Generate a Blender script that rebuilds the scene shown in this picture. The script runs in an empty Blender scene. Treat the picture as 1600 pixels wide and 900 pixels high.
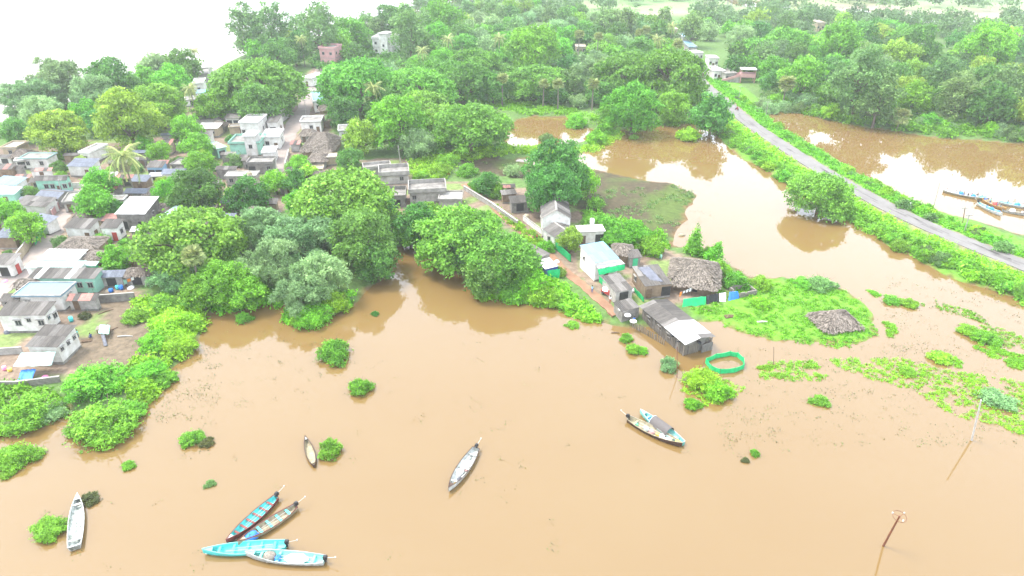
import bpy, bmesh, math, random
import numpy as np
from mathutils import Vector, Matrix
scene = bpy.context.scene
COL = scene.collection
R = math.radians
# ------------------------------------------------------------ camera
CAM_H, FPX, PITCH = 66.0, 1067.0, R(29.4)
CP, SP = math.cos(PITCH), math.sin(PITCH)
cam = bpy.data.objects.new('camera', bpy.data.cameras.new('camera'))
COL.objects.link(cam); scene.camera = cam
cam.data.sensor_width = 36.0; cam.data.lens = 36.0 * FPX / 1600.0
cam.data.clip_start = 0.5; cam.data.clip_end = 60000
cam.location = (0, 0, CAM_H); cam.rotation_euler = (R(90) - PITCH, 0, 0)
# ------------------------------------------------------------ overcast sky, soft sun, exposure
SUN_EL, SUN_AZ = R(62), R(-70)      # azimuth from +Y towards +X
world = bpy.data.worlds.new('World'); scene.world = world; world.use_nodes = True
nt = world.node_tree; nt.nodes.clear()
sky = nt.nodes.new('ShaderNodeTexSky'); sky.sky_type = 'NISHITA'; sky.sun_disc = False
sky.sun_elevation = SUN_EL; sky.sun_rotation = SUN_AZ; sky.dust_density = 6.0; sky.air_density = 1.0; sky.ozone_density = 1.0
hs = nt.nodes.new('ShaderNodeHueSaturation'); hs.inputs['Saturation'].default_value = 0.12
mixw = nt.nodes.new('ShaderNodeMix'); mixw.data_type = 'RGBA'; mixw.inputs[0].default_value = 0.8
mixw.inputs[7].default_value = (7.15, 7.9, 9.2, 1)      # even cloud deck over the clear sky
bgn = nt.nodes.new('ShaderNodeBackground'); bgn.inputs['Strength'].default_value = 0.12
wo = nt.nodes.new('ShaderNodeOutputWorld')
nt.links.new(sky.outputs[0], hs.inputs['Color']); nt.links.new(hs.outputs[0], mixw.inputs[6])
nt.links.new(mixw.outputs[2], bgn.inputs[0]); nt.links.new(bgn.outputs[0], wo.inputs[0])
sl = bpy.data.lights.new('sun', 'SUN'); sl.energy = 1.5; sl.angle = R(14); sl.color = (1, 0.94, 0.84)
so = bpy.data.objects.new('sun', sl); COL.objects.link(so)
sd_ = Vector((math.sin(SUN_AZ) * math.cos(SUN_EL), math.cos(SUN_AZ) * math.cos(SUN_EL), math.sin(SUN_EL)))
so.rotation_euler = sd_.to_track_quat('Z', 'Y').to_euler(); so.location = (0, 0, 200)
vs = scene.view_settings; vs.view_transform = 'Standard'; vs.look = 'None'; vs.gamma = 1.0
vs.exposure = 2.14; vs.use_curve_mapping = False
scene.render.engine = 'CYCLES'
scene.cycles.use_denoising = True; scene.cycles.max_bounces = 5; scene.cycles.diffuse_bounces = 3
scene.cycles.glossy_bounces = 2; scene.cycles.transmission_bounces = 2; scene.cycles.volume_bounces = 1
scene.cycles.transparent_max_bounces = 4; scene.cycles.caustics_reflective = False; scene.cycles.caustics_refractive = False

# ------------------------------------------------------------ helpers
rng = np.random.default_rng(11); rnd = random.Random(5)
def G(u, v, z=0.0):                       # the point on the level z that the photograph shows at pixel u, v
    v = max(v, -140.0)
    x = (u - 800) / FPX; y = (450 - v) / FPX
    d = (x, CP + y * SP, -SP + y * CP); t = (z - CAM_H) / d[2]
    return Vector((d[0] * t, d[1] * t, z))
def depth_of(x, y, z): return y * CP - (z - CAM_H) * SP
def ppm(x, y, z=0): return FPX / depth_of(x, y, z)
def proj(x, y, z):
    dp = depth_of(x, y, z); return 800 + FPX * x / dp, 450 - FPX * (y * SP + (z - CAM_H) * CP) / dp

def tag(o, label=None, cat=None, group=None, kind=None):
    if label: o['label'] = label
    if cat: o['category'] = cat
    if group: o['group'] = group
    if kind: o['kind'] = kind
    return o
def empty(name, loc=(0, 0, 0), rz=0.0, label=None, cat=None, group=None, scale=1.0):
    o = bpy.data.objects.new(name, None); COL.objects.link(o); o.empty_display_size = 0.3
    o.location = loc; o.rotation_euler = (0, 0, rz); o.scale = (scale,) * 3
    return tag(o, label, cat, group)
def inst(name, mesh, parent=None, loc=(0, 0, 0), rot=(0, 0, 0), scale=(1, 1, 1), mats=None):
    o = bpy.data.objects.new(name, mesh); COL.objects.link(o)
    if parent: o.parent = parent
    o.location = loc; o.rotation_euler = rot; o.scale = scale
    if mats:
        for i, m in enumerate(mats):
            o.material_slots[i].link = 'OBJECT'; o.material_slots[i].material = m
    return o

class MB:
    def __init__(s): s.v = []; s.f = []; s.m = []
    def quad(s, a, b, c, d, m=0):
        n = len(s.v); s.v += [a, b, c, d]; s.f.append((n, n + 1, n + 2, n + 3)); s.m.append(m)
    def box(s, x0, x1, y0, y1, z0, z1, m=0):
        n = len(s.v)
        s.v += [(x0, y0, z0), (x1, y0, z0), (x1, y1, z0), (x0, y1, z0), (x0, y0, z1), (x1, y0, z1), (x1, y1, z1), (x0, y1, z1)]
        for f in ((0, 3, 2, 1), (4, 5, 6, 7), (0, 1, 5, 4), (1, 2, 6, 5), (2, 3, 7, 6), (3, 0, 4, 7)):
            s.f.append(tuple(n + i for i in f)); s.m.append(m)
    def prism(s, poly, y0, y1, m=0):     # poly in x,z swept along y
        n = len(s.v); k = len(poly)
        s.v += [(p[0], y0, p[1]) for p in poly] + [(p[0], y1, p[1]) for p in poly]
        s.f.append(tuple(n + i for i in range(k))); s.m.append(m)
        s.f.append(tuple(n + k + i for i in reversed(range(k)))); s.m.append(m)
        for i in range(k):
            j = (i + 1) % k; s.f.append((n + i, n + k + i, n + k + j, n + j)); s.m.append(m)
    def tube(s, pts, rad, seg=6, m=0, cap=True):
        pts = [Vector(p) for p in pts]; n0 = len(s.v)
        for i, p in enumerate(pts):
            t = (pts[min(i + 1, len(pts) - 1)] - pts[max(i - 1, 0)])
            t = t.normalized() if t.length > 1e-9 else Vector((0, 0, 1))
            a = t.cross(Vector((0, 0, 1)));
            if a.length < 0.1: a = t.cross(Vector((1, 0, 0)))
            a.normalize(); b = t.cross(a)
            r = rad[i] if hasattr(rad, '__len__') else rad
            for k in range(seg):
                an = 2 * math.pi * k / seg
                s.v.append(tuple(p + a * (r * math.cos(an)) + b * (r * math.sin(an))))
        for i in range(len(pts) - 1):
            for k in range(seg):
                k2 = (k + 1) % seg
                s.f.append((n0 + i * seg + k, n0 + i * seg + k2, n0 + (i + 1) * seg + k2, n0 + (i + 1) * seg + k)); s.m.append(m)
        if cap:
            s.f.append(tuple(n0 + k for k in reversed(range(seg)))); s.m.append(m)
            e = n0 + (len(pts) - 1) * seg
            s.f.append(tuple(e + k for k in range(seg))); s.m.append(m)
    def lathe(s, prof, seg=12, m=0, cx=0, cy=0):   # prof: (radius, z) from the bottom up
        n0 = len(s.v)
        for r, z in prof:
            for k in range(seg):
                a = 2 * math.pi * k / seg; s.v.append((cx + r * math.cos(a), cy + r * math.sin(a), z))
        for i in range(len(prof) - 1):
            for k in range(seg):
                k2 = (k + 1) % seg
                s.f.append((n0 + i * seg + k, n0 + i * seg + k2, n0 + (i + 1) * seg + k2, n0 + (i + 1) * seg + k)); s.m.append(m)
        s.f.append(tuple(n0 + k for k in reversed(range(seg)))); s.m.append(m)
        e = n0 + (len(prof) - 1) * seg; s.f.append(tuple(e + k for k in range(seg))); s.m.append(m)
    def mesh(s, name, mats, smooth=False):
        me = bpy.data.meshes.new(name); me.from_pydata([tuple(v) for v in s.v], [], s.f)
        for m in (mats if isinstance(mats, (list, tuple)) else [mats]): me.materials.append(m)
        me.polygons.foreach_set('material_index', s.m)
        if smooth: me.polygons.foreach_set('use_smooth', [True] * len(s.f))
        me.update(); return me
    def build(s, name, mats, parent=None, smooth=False, loc=(0, 0, 0), rot=(0, 0, 0)):
        return inst(name, s.mesh(name, mats, smooth), parent, loc, rot)

def quads_mesh(name, V, tint, mat):       # V: n,4,3
    n = len(V); me = bpy.data.meshes.new(name)
    me.vertices.add(4 * n); me.vertices.foreach_set('co', V.astype(np.float32).ravel())
    me.loops.add(4 * n); me.loops.foreach_set('vertex_index', np.arange(4 * n, dtype=np.int32))
    me.polygons.add(n); me.polygons.foreach_set('loop_start', np.arange(0, 4 * n, 4, dtype=np.int32))
    me.update(calc_edges=True)
    at = me.attributes.new('tint', 'FLOAT', 'POINT'); at.data.foreach_set('value', np.repeat(tint, 4).astype(np.float32))
    me.materials.append(mat); return me

def norm(a): return a / np.maximum(np.linalg.norm(a, axis=-1, keepdims=True), 1e-9)
def leaf_quads(P, N, size, elong=1.0, droop=0.0, rg=rng):
    n = len(P); r = norm(rg.normal(size=(n, 3)))
    t = norm(np.cross(N, r)); b = np.cross(N, t)
    w = (size * 0.5)[:, None]; l = w * elong
    V = np.stack([P - b * l, P + t * w, P + b * l - np.array([0, 0, 1.0]) * l * droop, P - t * w], 1)
    return V
def blob_leaves(B, n, size, zmin=-0.3, jit=0.5, cull=True, rg=rng, shell=0.3, per=7, up=0.0, rag=0.12, ragd=0.28):
    """leaves in small sprays over the outside of a set of ellipsoids"""
    B = np.asarray(B, float); area = (B[:, 3] * B[:, 4] + B[:, 3] * B[:, 5] + B[:, 4] * B[:, 5])
    m = max(1, n // per); own = rg.choice(len(B), size=m, p=area / area.sum())
    d = norm(rg.normal(size=(m, 3)))
    d[:, 2] = np.where(d[:, 2] < zmin, -d[:, 2], d[:, 2])
    rr = B[own, 3:6]; k = 1 - shell * rg.random((m, 1)) + 0.10 + np.where(rg.random((m, 1)) < rag, rg.uniform(0, ragd, (m, 1)), 0)
    C = B[own, :3] + rr * d * k
    N0 = norm(norm(d / rr) + jit * rg.normal(size=(m, 3)) + np.array([0, 0, up]))
    bt = rg.random(len(B)); T0 = 0.25 * bt[own] + 0.55 * rg.random(m) ** 1.4
    keep = np.ones(m, bool)
    if cull:
        for j in range(len(B)):
            q = (((C - B[j, :3]) / (B[j, 3:6] * 0.78)) ** 2).sum(1)
            keep &= ~((q < 1) & (own != j))
    C, N0, T0 = C[keep], N0[keep], T0[keep]; m = len(C)
    C = np.repeat(C, per, 0); N0 = np.repeat(N0, per, 0); T0 = np.repeat(T0, per)
    off = rg.normal(size=C.shape) * size * 1.15; off -= N0 * (off * N0).sum(1, keepdims=True) * 0.6
    P = C + off; N = norm(N0 + 0.45 * rg.normal(size=C.shape)); T = np.clip(T0 + 0.25 * rg.random(len(C)), 0, 1)
    S = size * rg.uniform(0.6, 1.4, len(P))
    return P, N, S, T
def vnoise(x, y, s, seed=0):              # value noise, 0..1
    x = np.asarray(x, float) / s; y = np.asarray(y, float) / s
    xi = np.floor(x).astype(np.int64); yi = np.floor(y).astype(np.int64); fx = x - xi; fy = y - yi
    fx = fx * fx * (3 - 2 * fx); fy = fy * fy * (3 - 2 * fy)
    def h(a, b):
        k = (a * 374761393 + b * 668265263 + seed * 974711) & 0xFFFFFFFF
        k = ((k ^ (k >> 13)) * 1274126177) & 0xFFFFFFFF
        return ((k ^ (k >> 16)) & 0xFFFF) / 65535.0
    return (h(xi, yi) * (1 - fx) + h(xi + 1, yi) * fx) * (1 - fy) + (h(xi, yi + 1) * (1 - fx) + h(xi + 1, yi + 1) * fx) * fy

# ------------------------------------------------------------ materials
def mat(name, c, rough=0.8, var=0.22, scale=2.0, spec=0.25, stretch=(1, 1, 1), stain=None, metal=0.0, rnd_amt=0.12, big=0.0):
    m = bpy.data.materials.new(name); m.use_nodes = True; n = m.node_tree.nodes; l = m.node_tree.links
    b = n['Principled BSDF']; b.inputs['Roughness'].default_value = rough
    b.inputs['Specular IOR Level'].default_value = spec; b.inputs['Metallic'].default_value = metal
    tc = n.new('ShaderNodeTexCoord'); mp = n.new('ShaderNodeMapping'); mp.inputs['Scale'].default_value = stretch
    l.new(tc.outputs['Object'], mp.inputs[0])
    oi = n.new('ShaderNodeObjectInfo')
    va = n.new('ShaderNodeVectorMath'); va.operation = 'MULTIPLY_ADD'; va.inputs[1].default_value = (37, 53, 71)
    cmb = n.new('ShaderNodeCombineXYZ')
    for i in range(3): l.new(oi.outputs['Random'], cmb.inputs[i])
    l.new(cmb.outputs[0], va.inputs[0]); l.new(mp.outputs[0], va.inputs[2])
    no = n.new('ShaderNodeTexNoise'); no.inputs['Scale'].default_value = scale; no.inputs['Detail'].default_value = 6; no.inputs['Roughness'].default_value = 0.65
    l.new(va.outputs[0], no.inputs['Vector'])
    mx = n.new('ShaderNodeMix'); mx.data_type = 'RGBA'
    rp = n.new('ShaderNodeMapRange'); rp.inputs[1].default_value = 0.3; rp.inputs[2].default_value = 0.7
    l.new(no.outputs[0], rp.inputs[0]); l.new(rp.outputs[0], mx.inputs[0])
    st = stain if stain else tuple(x * (1 - var) for x in c)
    mx.inputs[6].default_value = (*st, 1); mx.inputs[7].default_value = (*[min(1, x * (1 + var)) for x in c], 1)
    hv = n.new('ShaderNodeHueSaturation'); mr = n.new('ShaderNodeMapRange')
    mr.inputs[3].default_value = 1 - rnd_amt; mr.inputs[4].default_value = 1 + rnd_amt
    l.new(oi.outputs['Random'], mr.inputs[0]); l.new(mr.outputs[0], hv.inputs['Value']); l.new(mx.outputs[2], hv.inputs['Color'])
    l.new(hv.outputs[0], b.inputs['Base Color'])
    return m
def foliage(name, dark, light, transl=0.3, rough=0.55, spec=0.25, hue=0.018, val=0.2):
    m = bpy.data.materials.new(name); m.use_nodes = True; n = m.node_tree.nodes; l = m.node_tree.links
    b = n['Principled BSDF']; b.inputs['Roughness'].default_value = rough; b.inputs['Specular IOR Level'].default_value = spec
    at = n.new('ShaderNodeAttribute'); at.attribute_name = 'tint'
    mx = n.new('ShaderNodeMix'); mx.data_type = 'RGBA'; mx.inputs[6].default_value = (*dark, 1); mx.inputs[7].default_value = (*light, 1)
    l.new(at.outputs['Fac'], mx.inputs[0])
    oi = n.new('ShaderNodeObjectInfo'); hv = n.new('ShaderNodeHueSaturation')
    a = n.new('ShaderNodeMapRange'); a.inputs[3].default_value = 0.5 - hue; a.inputs[4].default_value = 0.5 + hue
    wn = n.new('ShaderNodeTexWhiteNoise'); wn.noise_dimensions = '1D'; l.new(oi.outputs['Random'], wn.inputs['W'])
    c = n.new('ShaderNodeMapRange'); c.inputs[3].default_value = 1 - val; c.inputs[4].default_value = 1 + val
    l.new(oi.outputs['Random'], a.inputs[0]); l.new(wn.outputs[0], c.inputs[0])
    l.new(a.outputs[0], hv.inputs['Hue']); l.new(c.outputs[0], hv.inputs['Value']); l.new(mx.outputs[2], hv.inputs['Color'])
    l.new(hv.outputs[0], b.inputs['Base Color'])
    tr = n.new('ShaderNodeBsdfTranslucent'); l.new(hv.outputs[0], tr.inputs[0])
    ms = n.new('ShaderNodeMixShader'); ms.inputs[0].default_value = transl
    l.new(b.outputs[0], ms.inputs[1]); l.new(tr.outputs[0], ms.inputs[2]); l.new(ms.outputs[0], n['Material Output'].inputs[0])
    return m
M = {}
M['white'] = mat('white_wash', (0.60, 0.59, 0.56), var=0.1, scale=0.8, stain=(0.40, 0.37, 0.32))
M['cream'] = mat('cream_wash', (0.36, 0.30, 0.20), var=0.12, scale=0.8, stain=(0.24, 0.19, 0.13))
M['mint'] = mat('mint_wash', (0.23, 0.45, 0.345), var=0.1, scale=0.8, stain=(0.19, 0.33, 0.25))
M['pinkw'] = mat('pink_wash', (0.434, 0.238, 0.224), var=0.12, scale=0.8)
M['blue_w'] = mat('blue_wash', (0.210, 0.336, 0.462), var=0.12, scale=0.8)
M['mud'] = mat('mud_wall', (0.182, 0.132, 0.088), var=0.3, scale=1.2)
M['conc'] = mat('concrete', (0.190, 0.175, 0.155), var=0.3, scale=0.9, stain=(0.085, 0.080, 0.070))
M['concl'] = mat('pale_concrete', (0.302, 0.284, 0.255), var=0.22, scale=0.7, stain=(0.162, 0.151, 0.133))
M['brick'] = mat('brick', (0.34, 0.17, 0.11), var=0.3, scale=4)
M['asb'] = mat('cement_sheet', (0.072, 0.064, 0.056), var=0.25, scale=1.2, stretch=(3, 0.5, 1), stain=(0.040, 0.036, 0.031), rnd_amt=0.28)
M['asbl'] = mat('pale_cement_sheet', (0.125, 0.114, 0.102), var=0.2, scale=1.2, stretch=(3, 0.5, 1), stain=(0.075, 0.069, 0.062), rnd_amt=0.25)
M['tin'] = mat('white_sheet', (0.36, 0.355, 0.34), rough=0.5, var=0.08, scale=1.0, stretch=(3, 0.4, 1), stain=(0.26, 0.25, 0.235), spec=0.4)
M['tinm'] = mat('mint_sheet', (0.24, 0.345, 0.31), rough=0.5, var=0.08, scale=1.0, stretch=(3, 0.4, 1), spec=0.4)
M['tinb'] = mat('pale_blue_sheet', (0.115, 0.235, 0.31), rough=0.5, var=0.08, scale=1.0, stretch=(3, 0.4, 1), spec=0.4)
M['slate'] = mat('blue_grey_sheet', (0.102, 0.114, 0.138), rough=0.6, var=0.2, scale=1.5, stain=(0.060, 0.066, 0.084))
M['tarp'] = mat('grey_tarp', (0.085, 0.088, 0.105), rough=0.5, var=0.3, scale=1.0)
M['tile'] = mat('clay_tile', (0.240, 0.168, 0.132), var=0.3, scale=2.5, stain=(0.144, 0.102, 0.078))
M['rust'] = mat('rusty_sheet', (0.279, 0.124, 0.099), var=0.3, scale=1.5, stain=(0.136, 0.081, 0.068), rnd_amt=0.3)
M['straw'] = foliage('straw', (0.060, 0.050, 0.041), (0.235, 0.200, 0.165), 0.0, 0.9, 0.1, 0.005, 0.08)
M['wood'] = mat('dark_wood', (0.120, 0.078, 0.048), var=0.3, scale=3)
M['slat'] = mat('grey_slat', (0.149, 0.129, 0.105), var=0.3, scale=3, stretch=(1, 1, 0.2), rnd_amt=0.3)
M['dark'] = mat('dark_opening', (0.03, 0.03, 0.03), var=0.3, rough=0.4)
M['glass'] = mat('dark_glass', (0.025, 0.03, 0.035), var=0.2, rough=0.12, spec=0.5)
M['frame'] = mat('grey_frame', (0.252, 0.240, 0.216), var=0.15)
M['gnet'] = mat('green_net', (0.01, 0.42, 0.13), rough=0.6, var=0.25, scale=2.5, stain=(0.02, 0.27, 0.10))
M['gpaint'] = mat('green_paint', (0.05, 0.42, 0.2), rough=0.5)
M['bluet'] = mat('blue_tarp', (0.030, 0.165, 0.540), rough=0.5, var=0.3, scale=2.5)
M['navy'] = mat('navy_cloth', (0.02, 0.04, 0.16), rough=0.7)
M['black'] = mat('black_rubber', (0.02, 0.02, 0.022), rough=0.55)
M['red'] = mat('red_paint', (0.320, 0.048, 0.040), rough=0.5, var=0.25)
M['yellow'] = mat('yellow_paint', (0.72, 0.50, 0.08), rough=0.5)
M['orange'] = mat('orange_cloth', (0.70, 0.22, 0.04), rough=0.7)
M['pink'] = mat('pink_cloth', (0.75, 0.25, 0.42), rough=0.7)
M['turq'] = mat('turquoise_paint', (0.030, 0.435, 0.420), rough=0.45, var=0.2, scale=1.6, stain=(0.075, 0.315, 0.300), spec=0.4)
M['turql'] = mat('pale_turquoise_paint', (0.165, 0.480, 0.420), rough=0.5, var=0.2, scale=1.6)
M['boatw'] = mat('boat_white', (0.46, 0.475, 0.45), rough=0.55, var=0.12, scale=2.2, stain=(0.17, 0.18, 0.16))
M['boatb'] = mat('boat_beige', (0.27, 0.235, 0.15), rough=0.6, var=0.25, scale=2.2, stain=(0.12, 0.1, 0.065))
M['boatd'] = mat('boat_brown', (0.055, 0.030, 0.020), rough=0.6, var=0.3, scale=2)
M['maroon'] = mat('maroon_paint', (0.13, 0.035, 0.03), rough=0.6, var=0.4, scale=2)
M['ochre'] = mat('ochre_paint', (0.26, 0.15, 0.05), rough=0.6, var=0.3, scale=2)
M['deck'] = mat('worn_deck', (0.34, 0.36, 0.33), rough=0.7, var=0.3, scale=2.2, stain=(0.07, 0.085, 0.07))
M['net'] = mat('fishing_net', (0.180, 0.156, 0.126), rough=0.9, var=0.4, scale=6)
M['cloth'] = mat('white_cloth', (0.72, 0.71, 0.68), rough=0.8, var=0.1)
M['metal'] = mat('grey_metal', (0.210, 0.210, 0.210), rough=0.4, metal=0.5)
M['rustp'] = mat('rusty_pole', (0.135, 0.05, 0.025), rough=0.7, var=0.3)
M['polew'] = mat('pale_pole', (0.348, 0.330, 0.300), rough=0.8)
M['bark'] = mat('bark', (0.11, 0.085, 0.06), var=0.35, scale=6)
M['barkp'] = mat('palm_bark', (0.154, 0.133, 0.105), var=0.3, scale=6)
M['skin'] = mat('skin', (0.20, 0.105, 0.06), rough=0.6, var=0.05)
M['hair'] = mat('hair', (0.015, 0.012, 0.01), rough=0.6, var=0.1)
M['road'] = mat('asphalt', (0.158, 0.149, 0.140), rough=0.9, var=0.14, scale=0.35, stain=(0.128, 0.12, 0.112))
M['path'] = mat('dirt_path', (0.223, 0.124, 0.074), rough=0.95, var=0.25, scale=0.5)
M['street'] = mat('street_concrete', (0.198, 0.165, 0.143), rough=0.9, var=0.18, scale=0.4)
M['stone'] = mat('stone', (0.165, 0.149, 0.127), var=0.35, scale=2)
M['f_rain'] = foliage('foliage_raintree', (0.022, 0.094, 0.013), (0.237, 0.527, 0.055), .38)
M['f_round'] = foliage('foliage_round', (0.016, 0.074, 0.015), (0.164, 0.395, 0.059), .38)
M['f_bright'] = foliage('foliage_bright', (0.030, 0.129, 0.011), (0.285, 0.642, 0.045), .38)
M['f_yellow'] = foliage('foliage_yellow', (0.047, 0.121, 0.013), (0.377, 0.584, 0.057), .38)
M['f_pale'] = foliage('foliage_pale', (0.060, 0.148, 0.047), (0.371, 0.583, 0.229), .38)
M['f_olive'] = foliage('foliage_olive', (0.031, 0.098, 0.025), (0.255, 0.435, 0.114), .38)
M['f_lime'] = foliage('foliage_lime', (0.051, 0.172, 0.009), (0.364, 0.756, 0.040), .38)
M['f_palm'] = foliage('foliage_palm', (0.082, 0.136, 0.041), (0.396, 0.461, 0.151))
M['f_weed'] = foliage('foliage_weed', (0.036, 0.043, 0.014), (0.158, 0.194, 0.045))
M['f_far'] = foliage('foliage_far', (0.023, 0.078, 0.025), (0.145, 0.298, 0.086), val=0.0)
# ------------------------------------------------------------ ground, water, roads
W_MAIN = [(-900,800),(-100,700),(0,685),(50,664),(95,640),(150,655),(225,640),(245,610),(300,545),(325,495),(375,478),(425,472),(455,500),(520,492),(555,470),(600,430),(618,390),(640,380),(690,405),(725,440),(745,462),(800,468),(880,478),(925,500),(960,512),(985,512),(1003,503),(1040,520),(1075,505),(1110,506),(1160,520),(1250,540),(1330,545),(1372,525),(1345,480),(1320,455),(1290,445),(1240,440),(1175,430),(1120,402),(1090,388),(1040,385),(1055,365),(1070,335),(1092,303),(1050,288),(990,278),(920,264),(850,258),(800,250),(830,244),(880,241),(920,232),(960,208),(1010,196),(1060,190),(1100,192),(1120,215),(1165,250),(1230,285),(1290,325),(1340,345),(1400,390),(1480,432),(1600,470),(1900,580),(2600,800),(2600,1800),(-900,1800)]
W_POND = [(795,192),(830,182),(885,184),(935,208),(915,221),(860,227),(800,229),(785,215)]
W_EAST = [(1190,168),(1240,174),(1310,192),(1450,214),(1600,226),(2000,255),(2600,300),(2600,700),(1900,468),(1600,368),(1560,354),(1480,333),(1420,308),(1350,274),(1300,243),(1260,222),(1210,195)]
W_RIVER = [(-2500,420),(-60,225),(0,196),(60,178),(150,152),(250,126),(330,112),(370,90),(430,68),(560,50),(640,32),(720,16),(760,0),(820,-40),(1000,-120),(-2500,-120)]
W_FAR1 = [(1560,52),(1640,54),(1700,70),(1600,68),(1575,62)]
W_FAR2 = [(1130,-2),(1230,2),(1226,12),(1150,9)]
def wpoly(p, z=0.0): return np.array([G(u, v, z)[:2] for u, v in p])
WATERS = [wpoly(p) for p in (W_MAIN, W_POND, W_EAST, W_RIVER, W_FAR1, W_FAR2)]
def inside(poly, x, y):
    r = np.zeros(x.shape, bool); n = len(poly)
    for i in range(n):
        x0, y0 = poly[i]; x1, y1 = poly[(i + 1) % n]
        if y0 == y1: continue
        c = ((y0 > y) != (y1 > y)) & (x < (x1 - x0) * (y - y0) / (y1 - y0) + x0); r ^= c
    return r
def edist(poly, x, y):
    d = np.full(x.shape, 1e9); n = len(poly)
    for i in range(n):
        a = poly[i]; b = poly[(i + 1) % n]; ab = b - a; L = max((ab ** 2).sum(), 1e-9)
        t = np.clip(((x - a[0]) * ab[0] + (y - a[1]) * ab[1]) / L, 0, 1)
        d = np.minimum(d, (x - a[0] - t * ab[0]) ** 2 + (y - a[1] - t * ab[1]) ** 2)
    return np.sqrt(d)
def polyline_dist(pl, x, y):
    d = np.full(x.shape, 1e9)
    for i in range(len(pl) - 1):
        a = pl[i]; ab = pl[i + 1] - a; L = (ab ** 2).sum()
        t = np.clip(((x - a[0]) * ab[0] + (y - a[1]) * ab[1]) / L, 0, 1)
        d = np.minimum(d, (x - a[0] - t * ab[0]) ** 2 + (y - a[1] - t * ab[1]) ** 2)
    return np.sqrt(d)
def smooth_line(pts, n=8):
    P = [Vector(p) for p in pts]; out = []
    for i in range(len(P) - 1):
        p0 = P[max(i - 1, 0)]; p1 = P[i]; p2 = P[i + 1]; p3 = P[min(i + 2, len(P) - 1)]
        for k in range(n):
            t = k / n
            out.append(0.5 * ((2 * p1) + (p2 - p0) * t + (2 * p0 - 5 * p1 + 4 * p2 - p3) * t * t + (3 * p1 - p0 - 3 * p2 + p3) * t ** 3))
    out.append(P[-1]); return out
ROADZ = 2.0
ROAD_PX = [(1085,112),(1098,131),(1130,157),(1165,187),(1200,212),(1240,238),(1280,263),(1330,292),(1385,322),(1450,353),(1520,382),(1600,414),(1800,490),(2100,600)]
ROAD = smooth_line([G(u, v, ROADZ) for u, v in ROAD_PX])
ROADA = np.array([p[:2] for p in ROAD])
STREET_PX = [(505,105),(490,135),(478,165),(460,195),(445,220),(432,250),(425,275)]
STREET = smooth_line([G(u, v, 1.0) for u, v in STREET_PX])
LANE_PX = [(-60,520),(0,452),(40,420),(62,395),(75,370),(88,345),(102,325),(125,300),(140,285)]
LANE = smooth_line([G(u, v, 1.0) for u, v in LANE_PX])
PATH_PX = [(725,290),(760,315),(800,352),(838,382),(862,405),(890,432),(915,452),(945,478),(970,498),(1000,518)]
PATH = smooth_line([G(u, v, 0.6) for u, v in PATH_PX])
P_MUD = wpoly([(690,240),(735,243),(800,250),(850,258),(920,264),(1000,278),(1060,290),(1092,303),(1075,335),(1055,372),(1010,372),(950,350),(900,330),(850,290),(740,270)])
P_SPIT = wpoly([(1080,480),(1140,435),(1240,440),(1320,455),(1380,480),(1372,530),(1330,548),(1200,535),(1100,508)])
P_RAG = wpoly([(1120,420),(1260,425),(1420,460),(1420,570),(1200,560),(1100,520)])
P_VILL = wpoly([(-200,560),(0,610),(110,600),(230,560),(235,470),(200,440),(260,400),(360,360),(420,345),(460,330),(530,270),(520,215),(500,140),(500,100),(480,120),(440,190),(330,190),(290,130),(330,110),(280,110),(290,180),(240,220),(120,225),(0,235),(-200,260)])
P_YARD = wpoly([(125,600),(100,560),(140,470),(200,470),(240,510),(235,560),(200,600)])
P_HAM = wpoly([(560,255),(640,250),(700,290),(780,290),(860,310),(940,345),(1000,385),(1090,410),(1160,445),(1130,480),(1060,480),(1000,500),(950,480),(900,440),(830,395),(760,340),(690,350),(600,340)])
P_FIELD = [(wpoly([(955,-30),(1090,-30),(1095,18),(1050,26),(965,22)]), (0.15, 0.25, 0.09)), (wpoly([(975,24),(1075,18),(1080,26),(990,34)]), (0.2, 0.17, 0.12)),
           (wpoly([(1225,6),(1390,2),(1420,14),(1250,20)]), (0.17, 0.2, 0.09)), (wpoly([(1290,10),(1440,16),(1420,24),(1300,22)]), (0.22, 0.175, 0.14)),
           (wpoly([(1400,22),(1560,18),(1700,20),(1700,40),(1560,48),(1450,46)]), (0.19, 0.17, 0.12)), (wpoly([(1500,40),(1700,40),(1700,52),(1560,52)]), (0.24, 0.185, 0.15)),
           (wpoly([(1380,-20),(1700,-30),(1700,10),(1450,14)]), (0.15, 0.2, 0.1))]
P_GRASS = [wpoly(p) for p in ([(640,255),(700,240),(790,232),(900,234),(970,212),(945,195),(880,180),(800,178),(720,160),(740,150),(860,165),(940,186),(1000,215),(920,240),(800,240),(720,250),(700,275),(640,285)],)]
def heights(x, y):
    nz = (vnoise(x, y, 6, 1) - 0.5) * 1.8 + (vnoise(x, y, 2.5, 2) - 0.5) * 1.1
    near = np.clip((400 - y) / 200, 0.25, 1) * np.where(inside(P_RAG, x, y), 2.4, 1.0)
    wat = np.zeros(x.shape, bool); d = np.full(x.shape, 1e9)
    for p in WATERS: wat |= inside(p, x, y); d = np.minimum(d, edist(p, x, y))
    sdv = np.where(wat, -d, d) + nz * near
    hm = np.full(x.shape, 1.0); hm[inside(P_MUD, x, y)] = 0.22; hm[inside(P_SPIT, x, y)] = 0.3
    h = np.where(sdv < 0, np.maximum(-1.2, sdv * 0.3), np.minimum(hm, 0.03 + sdv * 0.2))
    rd = polyline_dist(ROADA, x, y)
    h = np.maximum(h, np.where(rd < 14, ROADZ - 0.12 - np.maximum(0, rd - 3.4) * 0.33, -9))
    return h, sdv, rd
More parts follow.
